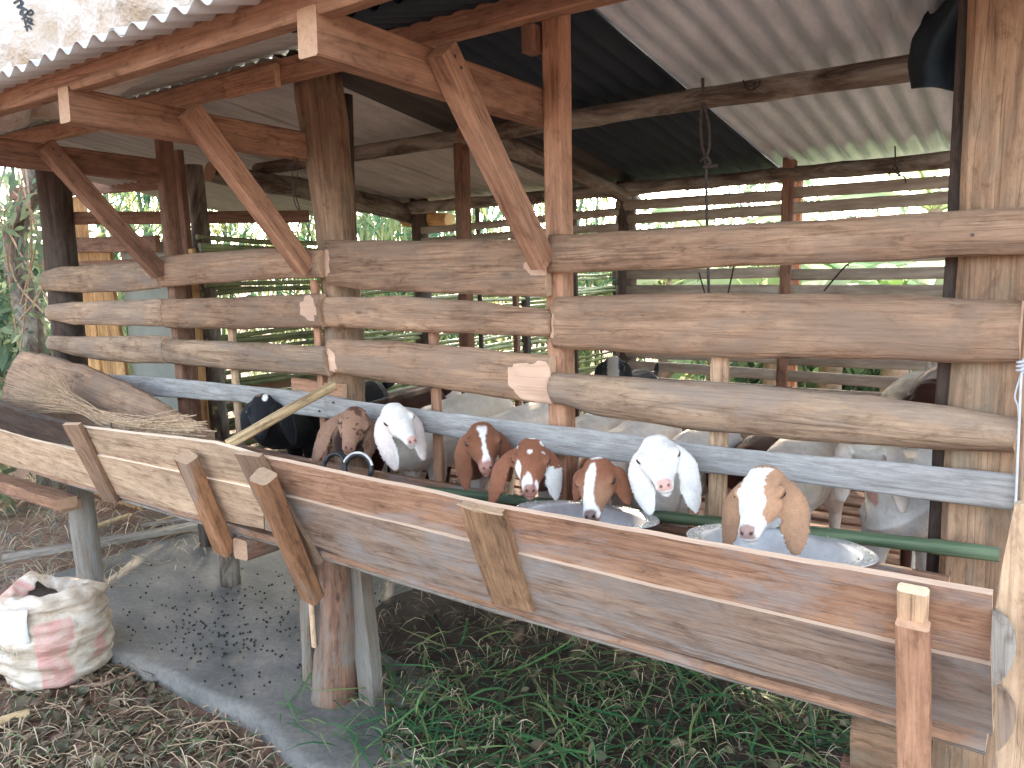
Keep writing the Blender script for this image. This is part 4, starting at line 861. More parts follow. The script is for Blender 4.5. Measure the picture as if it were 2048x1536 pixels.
# sack
def sack():
    c=aZ(108,1345,-.06); c=Vector((c.x,c.y+.02,-.08)); dep=(np.array(c)-CAM)@R[:,2]; r=100*dep/F; h=.37; vs=[];fs=[];sg=120;rows_=46; col=[]
    for i in range(rows_):
        t=i/(rows_-1)
        for j in range(sg):
            a=2*math.pi*j/sg
            if t<.72:
                q=t/.72; rr=r*(.86+.20*math.sin(q*2.4)-.06*q)*(1-.3*(1-min(1,q*8))**2); z=h*.86*q
                fold=.007*math.sin(26*q+3*math.sin(a*1+.6)+2.2*nz((a,q*3,0),.8)+a*.8)+.009*nz((math.cos(a)*3,math.sin(a)*3,q*14),1.)
                rr+=fold+.02*nz((math.cos(a)*1.3,math.sin(a)*1.3,q*2),1.)
                z+=.03*math.sin(a+2.0)*q
            else:
                q=(t-.72)/.28; flap=.075*math.exp(-((a-3.2)/.6)**2)+.03*nz((math.cos(a)*2,math.sin(a)*2,5),1.)
                rr=r*(1.0-.62*q**1.2)+.018*nz((math.cos(a)*3,math.sin(a)*3,q*3),1.)+.006*math.sin(a*11+q*4); z=h*.86+.03*math.sin(a+2.0)+(.055+flap)*math.sin(min(1,q*1.3)*math.pi*.5)-.10*max(0,q-.6)
            vs.append((rr*math.cos(a),rr*math.sin(a),z))
            red=0.
            aa=(math.degrees(a)+360)%360
            # coloured panel on the side that faces the yard, ring of red near the mouth
            if 318<aa<352+5*math.sin(z*30) and z<.31: red=.75+.5*nz((a*6,z*14,0),1.)
            if t>.74 and 200<aa<262: red=.6+.8*nz((a*5,z*10,2),1.)
            if 20<aa<34 and .10<z<.2: red=.8
            col.append(max(0,min(1,red)))
    for i in range(rows_-1):
        for j in range(sg): a=i*sg+j;b=i*sg+(j+1)%sg; fs.append((a,b,b+sg,a+sg))
    me=mesh('sack',vs,fs,None,True); ca=me.color_attributes.new('rnd','FLOAT_COLOR','POINT'); ca.data.foreach_set('color',np.repeat(np.array(col)[:,None],4,1).astype(np.float32).ravel())
    w=N('woven_sack'); tc=w.n('ShaderNodeTexCoord'); at=w.n('ShaderNodeVertexColor',layer_name='rnd'); v=tc.outputs['Object']
    a=w.noise(v,9,5,.65); c1=w.ramp(a,[(.32,srgb(186,168,146)),(.5,srgb(212,200,184)),(.7,srgb(226,220,210))]); c1=w.mix(at.outputs[0],c1,srgb(214,160,152))
    wv=w.noise(v,260,2,.5); c1=w.mix(.5,c1,w.ramp(wv,[(.35,(.75,.72,.7)),(.6,(1,1,1))]),'MULTIPLY')
    st_=w.noise(v,16,4,.6,sc=(.5,.5,2.5)); c1=w.mix(.7,c1,w.ramp(st_,[(.36,(.62,.52,.44)),(.52,(1,1,1))]),'MULTIPLY')
    w.l(c1,w.b.inputs['Base Color']); w.b.inputs['Roughness'].default_value=.7; bb=w.bump(wv,.3,.002); w.bump(st_,.6,.012,bb); me.materials.append(w.m)
    o=link('sack',me,None,Matrix.Translation(c)); md=o.modifiers.new('t','SOLIDIFY'); md.thickness=.002
    tag(o,'crumpled beige and pink woven sack standing open beside the concrete edge','sack')
    # white patch, frayed fringe, contents
    vs=[];fs=[]; nx,ny=10,12
    for i in range(nx+1):
        for j in range(ny+1):
            aa=math.radians(268+i/nx*48); t=j/ny; z=.345-.150*t*(1-.25*abs(i/nx-.4)); rr=r*1.035+.012*math.sin(t*3)+.004*nz((aa*5,t*5,0),1.)-.03*max(0,(.18-t))
            vs.append((rr*math.cos(aa),rr*math.sin(aa),z+.03*math.sin(aa+2.)*.9))
    for i in range(nx):
        for j in range(ny): a=i*(ny+1)+j; fs.append((a,a+1,a+ny+2,a+ny+1))
    pt=link('folded_lining',mesh('folded_lining',vs,fs,simple('white_lining',srgb(232,232,230),.6,ns=6,amt=.06),True),None,Matrix.Translation(c)); sub(pt,o); md=pt.modifiers.new('t','SOLIDIFY'); md.thickness=.0025
    for grp in (0,1):
      V=[];Fc=[]
      for k in (range(80) if grp==0 else range(80,130)):
        if k<80: aa=math.radians(rng.uniform(250,308)); p=Vector((r*1.05*math.cos(aa),r*1.05*math.sin(aa),.20+rng.normal(0,.012)+.03*math.sin(aa+2))); d=Vector((math.cos(aa)*.3+rng.normal(0,.2),math.sin(aa)*.3,-1))
        else: aa=rng.uniform(2.6,3.9); p=Vector((r*.62*math.cos(aa),r*.62*math.sin(aa),.40+.05*math.sin(aa+2))); d=Vector((rng.normal(-.5,.4),rng.normal(-.2,.3),1))
        d.normalize(); l=rng.uniform(.02,.055); q=p+d*l+Vector(rng.normal(0,.008,3)); s=Vector((.0013,.0005,0)); b=len(V); V.extend([c+p-s,c+p+s,c+q+s*.4,c+q-s*.4]); Fc.append((b,b+1,b+2,b+3))
      sub(batch('frayed_edge',V,Fc,M_feed),o)
    V=[];Fc=[]; q=[]
    for k in range(260):
        aa=rng.uniform(0,6.28); rr=r*.55*math.sqrt(rng.uniform()); p=c+Vector((rr*math.cos(aa),rr*math.sin(aa),.27+rng.uniform(0,.03))); d=Vector((rng.normal(),rng.normal(),rng.normal()*.4)).normalized()*rng.uniform(.015,.05)
        s=d.cross(Vector((0,0,1))).normalized()*.004; b=len(V); V.extend([p-s,p+s,p+d+s,p+d-s]); Fc.append((b,b+1,b+2,b+3)); q+=[rng.uniform()]*4
    ct=batch('dry_leaves',V,Fc,M_litter,q); sub(ct,o); return o
sack()
# planks, poles and sticks on the ground
def ground_beam(a,b,z,wd,ht,mat,name,label,cat,dz=0,**k):
    o=beam(name,aZ(a[0],a[1],z),aZ(b[0],b[1],z)+Vector((0,0,dz)),wd,ht,mat,None,**k); return tag(o,label,cat)
ground_beam((5,1120),(400,1050),.03,.085,.03,W_oldpl,'plank','long weathered grey plank lying on the ground behind the left support log','plank',wob=.006)
ground_beam((-60,1215),(175,1190),-.045,.07,.02,W_root,'plank','reddish board on the ground behind the sack','plank',wob=.004)
ground_beam((285,1058),(400,1035),-.01,.07,.05,W_oldpl,'plank','short thick grey board end near the back of the concrete','plank',wob=.004)
ground_beam((190,1052),(262,1030),-.02,.05,.02,W_stick,'wood_chip','split orange brown wood chip lying on the straw at the left','wood chip',wob=.006)
ground_beam((315,1043),(352,1033),.0,.022,.022,W_stick,'wood_chip','small pale wood piece on the straw beyond the grey plank','wood chip',wob=.002)
def gl(pts,r,mat,name,label,cat,z=-.05):
    P=[aZ(x,y,z) for x,y in pts]; o=log(name,P,r,mat,None,seg=10,rough=.08,n=16); return tag(o,label,cat)
gl([(-30,1452),(60,1425)],[.017,.016],W_stick,'bamboo_stump','cut end of a pale peeled stick at the bottom left','stick',-.045)
gl([(140,1375),(210,1368),(272,1345)],[.007,.008,.006],W_slab,'dry_stick','crooked dry stick lying in front of the sack','stick',-.045)
gl([(-10,1378),(60,1380)],[.007,.006],W_slab,'dry_stick','short thin dry stick left of the sack on the ground','stick',-.05)
gl([(235,1305),(265,1325),(305,1352)],[.005,.006,.005],W_oldpl,'dry_stick','thin grey stick lying on the concrete edge beside the sack','stick',-.03)
# support blocks near the corner post
for k,(z0,z1,wx,lab) in enumerate(((.455,.60,.105,'rough reddish stump block wedged under the right end of the trough'),(.31,.45,.13,'second block of the stump pile, its cut end facing the yard'),(.15,.305,.14,'third block down in the stump pile below the trough'),(-.01,.145,.15,'bottom block of the stump pile standing on the concrete'))):
    y0=-.13-.012*k; o=log('wood_block',[(-.30-.02*k,y0,(z0+z1)/2),(-.30+wx-.02*k,y0+.01,(z0+z1)/2)],[(z1-z0)/2]*2,W_post if k!=1 else W_root,None,seg=18,rough=.16,flat=1.,n=14); tag(o,lab,'wood block','pile of wood blocks propping the trough')
# tarp
def tarp():
    vs=[];fs=[];nu,nv=26,26; A=aY(1820,-40,.55);B=aY(1965,-60,.55)
    top=[(1868,-60),(1990,-70)]; 
    for i in range(nu+1):
        u=i/nu
        for j in range(nv+1):
            v=j/nv; xl=interp([(0,1905),(.2,1885),(.42,1845),(.6,1822),(.8,1815),(1,1822)],v); xr=1960; yb=-60+v*(245-6*math.sin(u*5)-8*(1-u)); x=xl+(xr-xl)*u
            Y=.50+.035*math.sin(u*9+v*3)+.03*nz((u*3,v*3,0),1.)+.05*math.sin(v*3.1)
            vs.append(aY(x,yb,Y))
    for i in range(nu):
        for j in range(nv): a=i*(nv+1)+j; fs.append((a,a+1,a+nv+2,a+nv+1))
    c=sum(vs,Vector())/len(vs); me=mesh('hanging_tarp',[v-c for v in vs],fs,M_tarp,True); o=link('hanging_tarp',me,None,Matrix.Translation(c)); md=o.modifiers.new('t','SOLIDIFY'); md.thickness=.003
    tag(o,'dark blue black cloth hanging from the roof by the corner post','tarp')
tarp()
# rope and wires
V=[];Fc=[]; Yr=.76
tube(V,Fc,crv([aY(1404,150,Yr),aY(1406,190,Yr),aY(1401,240,Yr),aY(1404,290,Yr),aY(1411,318,Yr),aY(1413,400,Yr),aY(1418,600,Yr+.0),aY(1421,700,Yr)],8),.0052,6)
tube(V,Fc,crv([aY(1406,150,Yr),aY(1407,200,Yr),aY(1417,250,Yr),aY(1418,295,Yr),aY(1409,320,Yr)],8),.005,6)
tube(V,Fc,crv([aY(1402,322,Yr),aY(1412,314,Yr-.01),aY(1420,326,Yr),aY(1408,334,Yr-.01),aY(1436,332,Yr)],8),.0055,6)
tag(batch('rope',V,Fc,M_rope),'knotted grey rope loop hanging from the roof pole','rope')
for lab,P,r in (('tangled wire hanging from the rear roof pole above the bamboo slats',[[(1790,292),(1792,330),(1800,345),(1786,338),(1800,352),(1790,330)],[(1790,330),(1778,352),(1806,352),(1812,366)]],.003),
              ('coil of thin wire dangling under the middle roof pole',[[(1486,160),(1492,175),(1505,180),(1518,170),(1520,160)],[(1488,166),(1500,172),(1512,165),(1505,180)]],.0025)):
    V=[];Fc=[]
    for p in P: tube(V,Fc,crv([aY(x,y,1.70 if 'rear' in lab else .74) for x,y in p],6),r,5)
    tag(batch('wire',V,Fc,M_wire),lab,'wire')
for lab,P in (('thin bent wire slanting in the upper gap right of the rope',[(1648,582),(1690,533),(1697,532)]),('thin dark wire slanting beside the rope in the upper gap',[(1456,588),(1468,530),(1470,515)]),('short faint wire left of the rope in the upper gap',[(1410,588),(1398,545)])):
    V=[];Fc=[]; tube(V,Fc,crv([aY(x,y,.25) for x,y in P],4),.0022,5); tag(batch('wire',V,Fc,M_wire),lab,'wire')
V=[];Fc=[]; tube(V,Fc,crv([aY(2046,735,-.05),aY(2042,760,-.06),aY(2036,900,-.06),aY(2031,1010,-.06)],5),.0022,6); tube(V,Fc,crv([aY(2046,735,-.05),aY(2030,790,-.05),aY(2036,815,-.05),aY(2038,860,-.05)],5),.0015,5); tube(V,Fc,[aY(2040,745,-.052)+Vector((.006*math.cos(a),.006*math.sin(a),a*.0012)) for a in np.linspace(0,20,60)],.002,5)
tag(batch('cord',V,Fc,M_whitew),'pale blue white cord tied down the edge of the corner post','cord')
V=[];Fc=[]; tube(V,Fc,crv([aY(590,300,-.02),aY(596,340,-.03),aY(588,400,-.01),aY(610,440,-.02),aY(630,500,-.02)],5),.0018,5); tube(V,Fc,crv([aY(592,280,-.02),aY(585,360,-.03),aY(600,420,.0)],5),.002,5)
tag(batch('wire',V,Fc,M_wire),'thin vine like wire hanging beside the leaning log post','wire')
# ================================================================= GROUND COVER
def blades(n,fx,L0,w0,mat,name,label,cat,seg=4,lift=.03,curve=.5,flat=False):
    V=[];Fc=[];q=[]
    for k in range(n):
        p=fx(); 
        if p is None: continue
        p=Vector(p); a=rng.uniform(0,6.283); d=Vector((math.cos(a),math.sin(a),0)); l=L0*rng.uniform(.35,1.25); w_=w0*rng.uniform(.5,1.3); rise=lift*rng.uniform(.1,1.6); cv=rng.normal(0,curve); c=rng.uniform()
        side=Vector((-d.y,d.x,rng.normal(0,.35))).normalized(); b=len(V)
        for i in range(seg+1):
            t=i/seg; pos=p+d*l*t+side*cv*l*t*t*.5+Vector((0,0,rise*math.sin(t*math.pi*rng.uniform(.85,1.))+.003)); ww=w_*(1-.85*abs(2*t-1)**2.2)*.5
            V.extend([pos-side*ww,pos+side*ww]); q+=[c,c]
        for i in range(seg): Fc.append((b+2*i,b+2*i+1,b+2*i+3,b+2*i+2))
    return tag(batch(name,V,Fc,mat,q),label,cat,kind='stuff')
def slabz(x,y):
    return .004 if (-4.1<x<.5 and y>-.30) else -.065
def reg(px0,px1,py0,py1,z=0.,cond=None,h=0.):
    def f():
        for _ in range(30):
            x=rng.uniform(px0,px1);y=rng.uniform(py0,py1)
            if cond is None or cond(x,y):
                p=aZ(x,y,z); return (p.x,p.y,slabz(p.x,p.y)+rng.uniform(0,1)**2*h)
    return f
yardc=lambda x,y: y>1230+.42*(x-210)+max(0,(x-500))*.0 if x<620 else False
heap=lambda x,y: y>1255-(x-760)*.06 if x<1000 else y>1180
blades(560,reg(730,1790,1190,1560,0,lambda x,y: rng.uniform()<sm_(y,1180,1420) and y>1500-(x-560)*1.0,h=.05) if False else reg(740,1800,1215,1570,0,lambda x,y: rng.uniform()<max(.05,min(1,(y-1200)/200)) and (y>1330 or x>790),h=.05),.30,.0072,M_grass,'cut_grass','fresh green cut grass strewn under the trough','grass',seg=6,lift=.018,curve=.7)
blades(90,reg(560,860,1330,1560,0,None,h=.02),.2,.006,M_grass,'cut_grass','sparse green blades scattered on the concrete left of the grass heap','grass',lift=.03)
blades(110,reg(0,640,1290,1560,-.065,lambda x,y:y>1325+.62*max(0,x-230),h=.02),.10,.004,M_grass,'cut_grass','few green blades among the litter at the lower left','grass',lift=.02)
def leaves(n,fx,s0,mat,name,label,cat,up=.5):
    V=[];Fc=[];q=[]
    for k in range(n):
        p=fx()
        if p is None: continue
        p=Vector(p)+Vector((0,0,.006)); s=s0*rng.uniform(.4,1.3); d=Vector((rng.normal(),rng.normal(),rng.normal()*up*.5)).normalized(); nn=Vector((rng.normal()*up,rng.normal()*up,1)).normalized(); e=d.cross(nn).normalized(); nn=e.cross(d); c=rng.uniform(); b=len(V); cu=rng.uniform(-.25,.35); wr=rng.uniform(.15,.36)
        for (t,w_) in ((0,.05),(.2,.7),(.45,1),(.75,.7),(1,.04)):
            m=p+d*s*(t-.5); V.extend([m-e*s*wr*w_+nn*s*cu*w_*.5,m+nn*s*.25*cu*math.sin(t*6),m+e*s*wr*w_+nn*s*cu*w_*.5]); q+=[c,min(1,c+.06),c]
        for i in range(4):
            for j in range(2): a=b+3*i+j; Fc.append((a,a+1,a+4,a+3))
    return tag(batch(name,V,Fc,mat,q,smooth=False),label,cat,kind='stuff')
blades(190,reg(780,1640,1320,1560,0,None,h=.07),.36,.009,M_grass,'cut_grass','longest bright green blades lying on top of the grass heap','grass',seg=7,lift=.03,curve=.8)
leaves(1300,reg(760,1800,1160,1570,0,lambda x,y: (y>1230 or x>1000),h=.06),.042,M_heap,'fallen_leaves','dead brown and green leaves heaped under the trough','leaves',.9)
leaves(1000,reg(-40,640,1250,1570,-.065,lambda x,y:y>1325+.62*max(0,x-230) or x<20,h=.012),.055,M_litter,'fallen_leaves','dry leaves littering the soil in front of the concrete','leaves',.6)
blades(560,reg(-40,660,1230,1570,-.065,lambda x,y:y>1325+.62*max(0,x-230) or x<20,h=.015),.13,.0035,M_straw,'straw','dry straw and stalks scattered over the soil at the lower left','straw',lift=.025,curve=.25)
blades(900,reg(750,1800,1180,1570,0,None,h=.06),.12,.003,M_straw,'straw','thin dry stalks mixed in the grass heap','straw',lift=.04,curve=.2)
blades(2600,lambda:(rng.uniform(-7.5,-3.7),rng.uniform(-.4,3.2),-.06+rng.uniform(0,.05)),.22,.006,M_straw,'straw','thick bed of dry straw on the ground left of the shed','straw',lift=.06,curve=.3)
blades(900,lambda:(rng.uniform(-6.5,-4.2),rng.uniform(-.3,.6),-.06+rng.uniform(0,.03)),.18,.004,leafmat('old_hay',[srgb(96,110,104),srgb(128,140,132),srgb(150,154,140)],trans=.1),'hay','grey green old hay on the ground left of the support log','hay',lift=.04,curve=.3)
def hummock():
    vs=[];fs=[]; nx,ny=70,40
    for i in range(nx+1):
        for j in range(ny+1):
            x=-2.55+2.9*i/nx; y=-.22+2.0*j/ny; e=min(1,i/10,(nx-i)/6+.3)*min(1,j/7,(ny-j)/5+.2); h=.035*e*(.6+.5*nz((x*2,y*2,0),1.)+.35*nz((x*9,y*9,0),1.)+.3*nz((x*24,y*24,1),1.))-.01*(1-e)-(.03 if (y<.25 and x<-1.75) else 0)
            vs.append((x,y,h))
    for i in range(nx):
        for j in range(ny): a=i*(ny+1)+j; fs.append((a,a+ny+1,a+ny+2,a+1))
    o=link('manure',mesh('manure',vs,fs,M_manure,True)); tag(o,'dark layer of manure and old bedding under the raised floor','manure',kind='stuff')
hummock()
V=[];Fc=[];q=[]
for k in range(120):
    p=aZ(rng.uniform(-20,560),rng.uniform(1400,1560),-.05); a=rng.uniform(0,6.28); l=rng.uniform(.04,.16); d=Vector((math.cos(a),math.sin(a),rng.normal(0,.08))); m=p+d*l*.5+Vector(rng.normal(0,.01,3)); r=rng.uniform(.0012,.0035)
    tube(V,Fc,[p,Vector((m.x,m.y,max(m.z,-.055))),p+d*l],[r,r*.9,r*.6],5)
tag(batch('twigs',V,Fc,M_twig),'small dry twigs scattered through the litter in front','twigs',kind='stuff')
V=[];Fc=[]
ico=[(0,0,1),(.9,0,.4),(.28,.85,.4),(-.72,.53,.4),(-.72,-.53,.4),(.28,-.85,.4),(.72,.53,-.4),(-.28,.85,-.4),(-.9,0,-.4),(-.28,-.85,-.4),(.72,-.53,-.4),(0,0,-1)]
icf=[(0,1,2),(0,2,3),(0,3,4),(0,4,5),(0,5,1),(1,6,2),(2,7,3),(3,8,4),(4,9,5),(5,10,1),(6,7,2),(7,8,3),(8,9,4),(9,10,5),(10,6,1),(11,7,6),(11,8,7),(11,9,8),(11,10,9),(11,6,10)]
for k in range(420):
    if k<200: p=aZ(rng.normal(470,110),rng.normal(1255,45),0)
    else: p=aZ(rng.uniform(230,1000),rng.uniform(1150,1400),0)
    if p.y<-.26 or p.x<-4.: continue
    s=rng.uniform(.0035,.0062); b=len(V); V.extend([p+Vector(v)*s+Vector((0,0,s*.8+.004)) for v in ico]); Fc.extend([tuple(b+i for i in f) for f in icf])
tag(batch('goat_droppings',V,Fc,M_dung,smooth=True),'small black round droppings scattered over the concrete','droppings',kind='stuff')
# ================================================================= SURROUNDINGS
hut=thing('plank_partition',(-5.2,.9,-.07),'yellow planks and a pale grey panel standing behind the far end of the shed','partition')
for k,(a,b) in enumerate(((150,196),(200,243))):
    A=aY(a,600,.9);B=aY(b,600,.9); beam('plank',((A.x+B.x)/2,.9,-.08),((A.x+B.x)/2-.06,.9,2.05 if k==0 else 1.75),B.x-A.x,.03,W_yel,hut,up=(0,1,0),wob=.006)
A=aY(246,600,.93);B=aY(345,600,.93); beam('panel',((A.x+B.x)/2,.95,-.08),((A.x+B.x)/2,.95,1.72),B.x-A.x,.015,M_panel,hut,up=(0,1,0),wob=.002)
beam('rail',(-5.9,.87,1.74),(-4.5,.87,1.70),.03,.10,W_redd,hut,wob=.003)
beam('rail',(-6.4,.87,2.13),(-4.4,.87,2.06),.03,.09,W_redd,hut,wob=.003)
def leaf_batch(name,items,mat,par=None,label=None,cat=None,kind=None,group=None):
    """items: (pos, dir, normal, length, width, droop, rnd)"""
    V=[];Fc=[];q=[]
    for p,d,nn,l,w_,dr,c in items:
        d=d.normalized(); e=d.cross(nn); 
        if e.length<1e-4: continue
        e.normalize(); b=len(V)
        for t,ww in ((0,.12),(.3,.9),(.65,.8),(1,.02)):
            m=p+d*l*t+Vector((0,0,-dr*l*t*t)); V.extend([m-e*w_*ww*.5,m+e*w_*ww*.5]); q+=[c,c]
        for i in range(3): Fc.append((b+2*i,b+2*i+1,b+2*i+3,b+2*i+2))
    o=batch(name,V,Fc,mat,q,parent=par)
    if label: tag(o,label,cat,group,kind)
    return o
def rv(s=1.): return Vector((rng.normal(0,s),rng.normal(0,s),rng.normal(0,s)))
def clump(cx,cy,n,h,spread,ncl,label,zlo=1.,lean=.5):
    root=thing('bamboo_clump',(cx,cy,-.07),label,'bamboo','bamboo clumps behind the shed')
    items=[]
    for k in range(n):
        x=cx+rng.normal(0,spread);y=cy+rng.normal(0,spread*.6); hh=h*rng.uniform(.75,1.1); lx,ly=rng.normal(0,lean),rng.normal(0,lean)
        V=[];Fc=[]; r=rng.uniform(.018,.035); P=[]
        for i in range(13): t=i/12; P.append(Vector((x+lx*t*t*1.5,y+ly*t*t*1.5,-.1+hh*t-.25*hh*t**4*.5)))
        tube(V,Fc,P,[r*(1-.75*i/12) for i in range(13)],8); o=batch('culm',V,Fc,M_culm,parent=root,smooth=True)
        for m in range(int(ncl/n)):
            t=rng.uniform(zlo/hh,1.0); i=min(11,int(t*12)); p=P[i].lerp(P[i+1],t*12-i); out=Vector((rng.normal(),rng.normal(),rng.normal(0,.3))).normalized(); l=rng.uniform(.1,.75); tip=p+out*l+Vector((0,0,-.25*l)); c0=rng.uniform()*.8
            for z in range(rng.integers(5,9)):
                d=(out*.6+rv(.45)+Vector((0,0,-.75))).normalized(); items.append((tip+rv(.02),d,rv(1.),rng.uniform(.13,.24),rng.uniform(.015,.026),.25,min(1,c0+rng.uniform(0,.25)+(.35 if rng.uniform()<.06 else 0))))
    leaf_batch('foliage',items,M_bamleaf,root)
    return root
clump(-7.0,2.6,13,6.0,.55,900,'bamboo clump with many green culms seen over the far rails')
clump(-8.6,3.4,14,6.5,.7,900,'bamboo clump with drooping leaves behind the yellow planks')
clump(-6.3,4.6,13,6.5,.6,1000,'bamboo clump with yellowing leaves seen between the brace and the log post',zlo=.7)
clump(-5.6,6.6,12,6.5,.7,900,'bamboo clump behind the back left corner of the pen',zlo=.7)
clump(-10.5,1.8,13,6.0,.8,900,'bamboo clump at the far left edge of the view',zlo=.6)
clump(-7.8,6.0,12,7.,.9,800,'tall bamboo clump furthest back, behind the other clumps',zlo=.8)
for x,y,lab in ((-4.9,3.1,'low spreading bamboo shoots between the far end of the pen and the yellow leaved clump'),(-6.0,4.1,'dense young bamboo thicket behind the far bay of the shed'),(-4.3,5.2,'leafy bamboo thicket just beyond the back left corner of the pen'),(-3.3,6.6,'leafy bamboo thicket seen past the side of the log end')):
    root=thing('bamboo_thicket',(x,y,-.07),lab,'bamboo','young bamboo thickets'); items=[]
    for k in range(420):
        tip=Vector((x+rng.normal(0,.65),y+rng.normal(0,.5),rng.uniform(.1,2.3 if y<5 else 1.9))); c0=rng.uniform()*.8; out=rv().normalized()
        for z in range(7): items.append((tip+rv(.03),(out*.6+rv(.5)+Vector((0,0,-.6))).normalized(),rv(1.),rng.uniform(.13,.24),rng.uniform(.018,.03),.25,min(1,c0+rng.uniform(0,.3)+(.3 if rng.uniform()<.1 else 0))))
    leaf_batch('foliage',items,M_bamleaf,root)
    for k in range(7):
        V=[];Fc=[]; a=Vector((x+rng.normal(0,.4),y+rng.normal(0,.3),-.1)); tube(V,Fc,crv([a,a+Vector((0,0,1.2)),a+Vector((rng.normal(0,.3),rng.normal(0,.3),2.4))],4),[.014-.001*i for i in range(9)],6); batch('culm',V,Fc,M_culm,parent=root)
# banana plants
def banana(px,Y,h,nl,ll,label,seed):
    r0=np.random.default_rng(seed); b=aY(px,560,Y); b=Vector((b.x,b.y,-.07)); root=thing('banana_plant',b,label,'banana plant','banana plants behind the shed')
    st=log('stem',[b,b+Vector((.03,0,h*.5)),b+Vector((0,.03,h))],[.10,.085,.05],W_bark if False else simple_stem,root,seg=14,rough=.06)
    for k in range(nl):
        a=2*math.pi*(k/nl)+r0.uniform(-.4,.4); d=Vector((math.cos(a),math.sin(a),0)); L_=ll*r0.uniform(.75,1.15); up=r0.uniform(.35,1.05); dr=r0.uniform(.7,1.25); wd=r0.uniform(.17,.26); e=Vector((-d.y,d.x,0)); V=[];Fc=[];q=[]; c=r0.uniform(.05,.85); n=26; s0=r0.uniform()*40
        spine=[b+Vector((0,0,h-.15))+d*(L_*t*(1-.12*t))+Vector((0,0,L_*(up*t-dr*t*t*.75))) for t in [i/n for i in range(n+1)]]
        for i,p in enumerate(spine):
            t=i/n; w_=wd*(0 if t<.14 else math.sin(min(1,(t-.14)/.86)**.75*math.pi)**.55 if t<1 else 0)+.004
            for sgn in (-1,1):
                tear=1 if nz((t*9,sgn,0),1.,s0)<.18 else .55
                V.extend([p+e*sgn*.004,p+e*sgn*w_*.5+Vector((0,0,-.02-.10*w_)),p+e*sgn*w_*(.75+.25*tear)+Vector((0,0,-.28*w_-.06*(1-tear)))]); q+=[c,c,min(1,c+.1)]
        for i in range(n):
            for sgn in (0,1):
                for j in range(2):
                    a_=i*6+sgn*3+j
                    if j==1 and nz((i*.9,sgn*5,0),1.,s0+3)>.22: continue
                    Fc.append((a_,a_+1,a_+7,a_+6))
        o=batch('leaf',V,Fc,M_banleaf,q,smooth=True,parent=root)
        V=[];Fc=[]; tube(V,Fc,spine[::2],[.014*(1-.85*i/13) for i in range(len(spine[::2]))],6); sub(batch('midrib',V,Fc,M_banrib),o)
    return root
simple_stem=simple('banana_stem',srgb(176,142,126),.7,ns=8,amt=.3,sc=(2,2,.3),col2=srgb(118,108,86))
M_banrib=simple('banana_midrib',srgb(196,210,140),.5,ns=9,amt=.1)
for k,(px,Y,h,nl,ll,lab) in enumerate((
    (1330,4.6,1.5,7,1.25,'banana plant seen between the dark back post and the rope'),
    (1430,6.2,1.9,7,1.4,'taller banana plant behind the rope'),
    (1545,4.0,1.2,6,1.1,'low banana plant just left of the middle back post'),
    (1660,4.4,1.55,8,1.35,'banana plant with broad leaves right of the middle back post'),
    (1790,3.6,1.45,8,1.3,'banana plant with bright yellow green leaves near the corner post'),
    (1860,5.4,2.1,7,1.5,'tallest banana plant behind the corner post'),
    (1150,6.5,1.5,7,1.3,'banana plant behind the sawn middle post'),
    (1990,3.6,1.5,7,1.2,'banana plant hidden mostly by the corner post'))):
    banana(px,Y,h,nl,ll,lab,100+k)
# shrubs
def shrub(x,y,z,r,h,n,lw,mat,label,group='bushes behind the shed',trunk=True,name='bush'):
    root=thing(name,(x,y,-.07),label,'bush',group); items=[]; cs=[(Vector((x+rng.normal(0,r*.45),y+rng.normal(0,r*.4),z+rng.uniform(.15,1.)*h)),r*rng.uniform(.25,.5)) for _ in range(14)]
    for k in range(n):
        c,cr=cs[rng.integers(0,14)]; d=rv().normalized(); p=c+d*cr*rng.uniform(.5,1.05); items.append((p,(d+rv(.6)+Vector((0,0,-.2))),rv(1.),lw*rng.uniform(.7,1.4),lw*rng.uniform(.25,.5),.2,rng.uniform()))
    leaf_batch('foliage',items,mat,root)
    V=[];Fc=[]
    for c,cr in cs[:7]: tube(V,Fc,crv([Vector((x+rng.normal(0,.05),y,-.1)),Vector((x,y,z*.5)).lerp(c,.4)+rv(.05),c],4),[.03-.022*i/8 for i in range(9)],6)
    batch('stem',V,Fc,M_twig,parent=root); return root
shrub(-7.2,.9,.2,.8,1.9,1500,.15,M_shrub,'leafy bush at the left edge beside the crooked tree')
shrub(-6.1,.2,.0,.45,.7,700,.13,M_shrub,'low leafy bush under the left ends of the rails')
shrub(-9.5,.3,.0,1.2,2.4,1500,.17,M_shrub,'large bush at the far left of the view')
for k,(x,y,r,h,lab) in enumerate(((-3.6,9.5,1.6,2.6,'pale bush far behind the sawn middle post'),(-1.3,10.5,1.6,2.2,'pale bush far behind the banana plants'),(-5.5,11.,1.8,3.3,'tall pale bush far behind the back left corner'),(-2.6,7.6,.9,1.3,'low bush behind the bamboo slats left of the rope'),(.6,8.5,1.4,2.,'bush far right behind the corner post'),(-1.6,5.0,.7,.8,'low weedy bush just beyond the bamboo slats'))):
    shrub(x,y,.0,r,h,900,.2,M_shrub,lab)
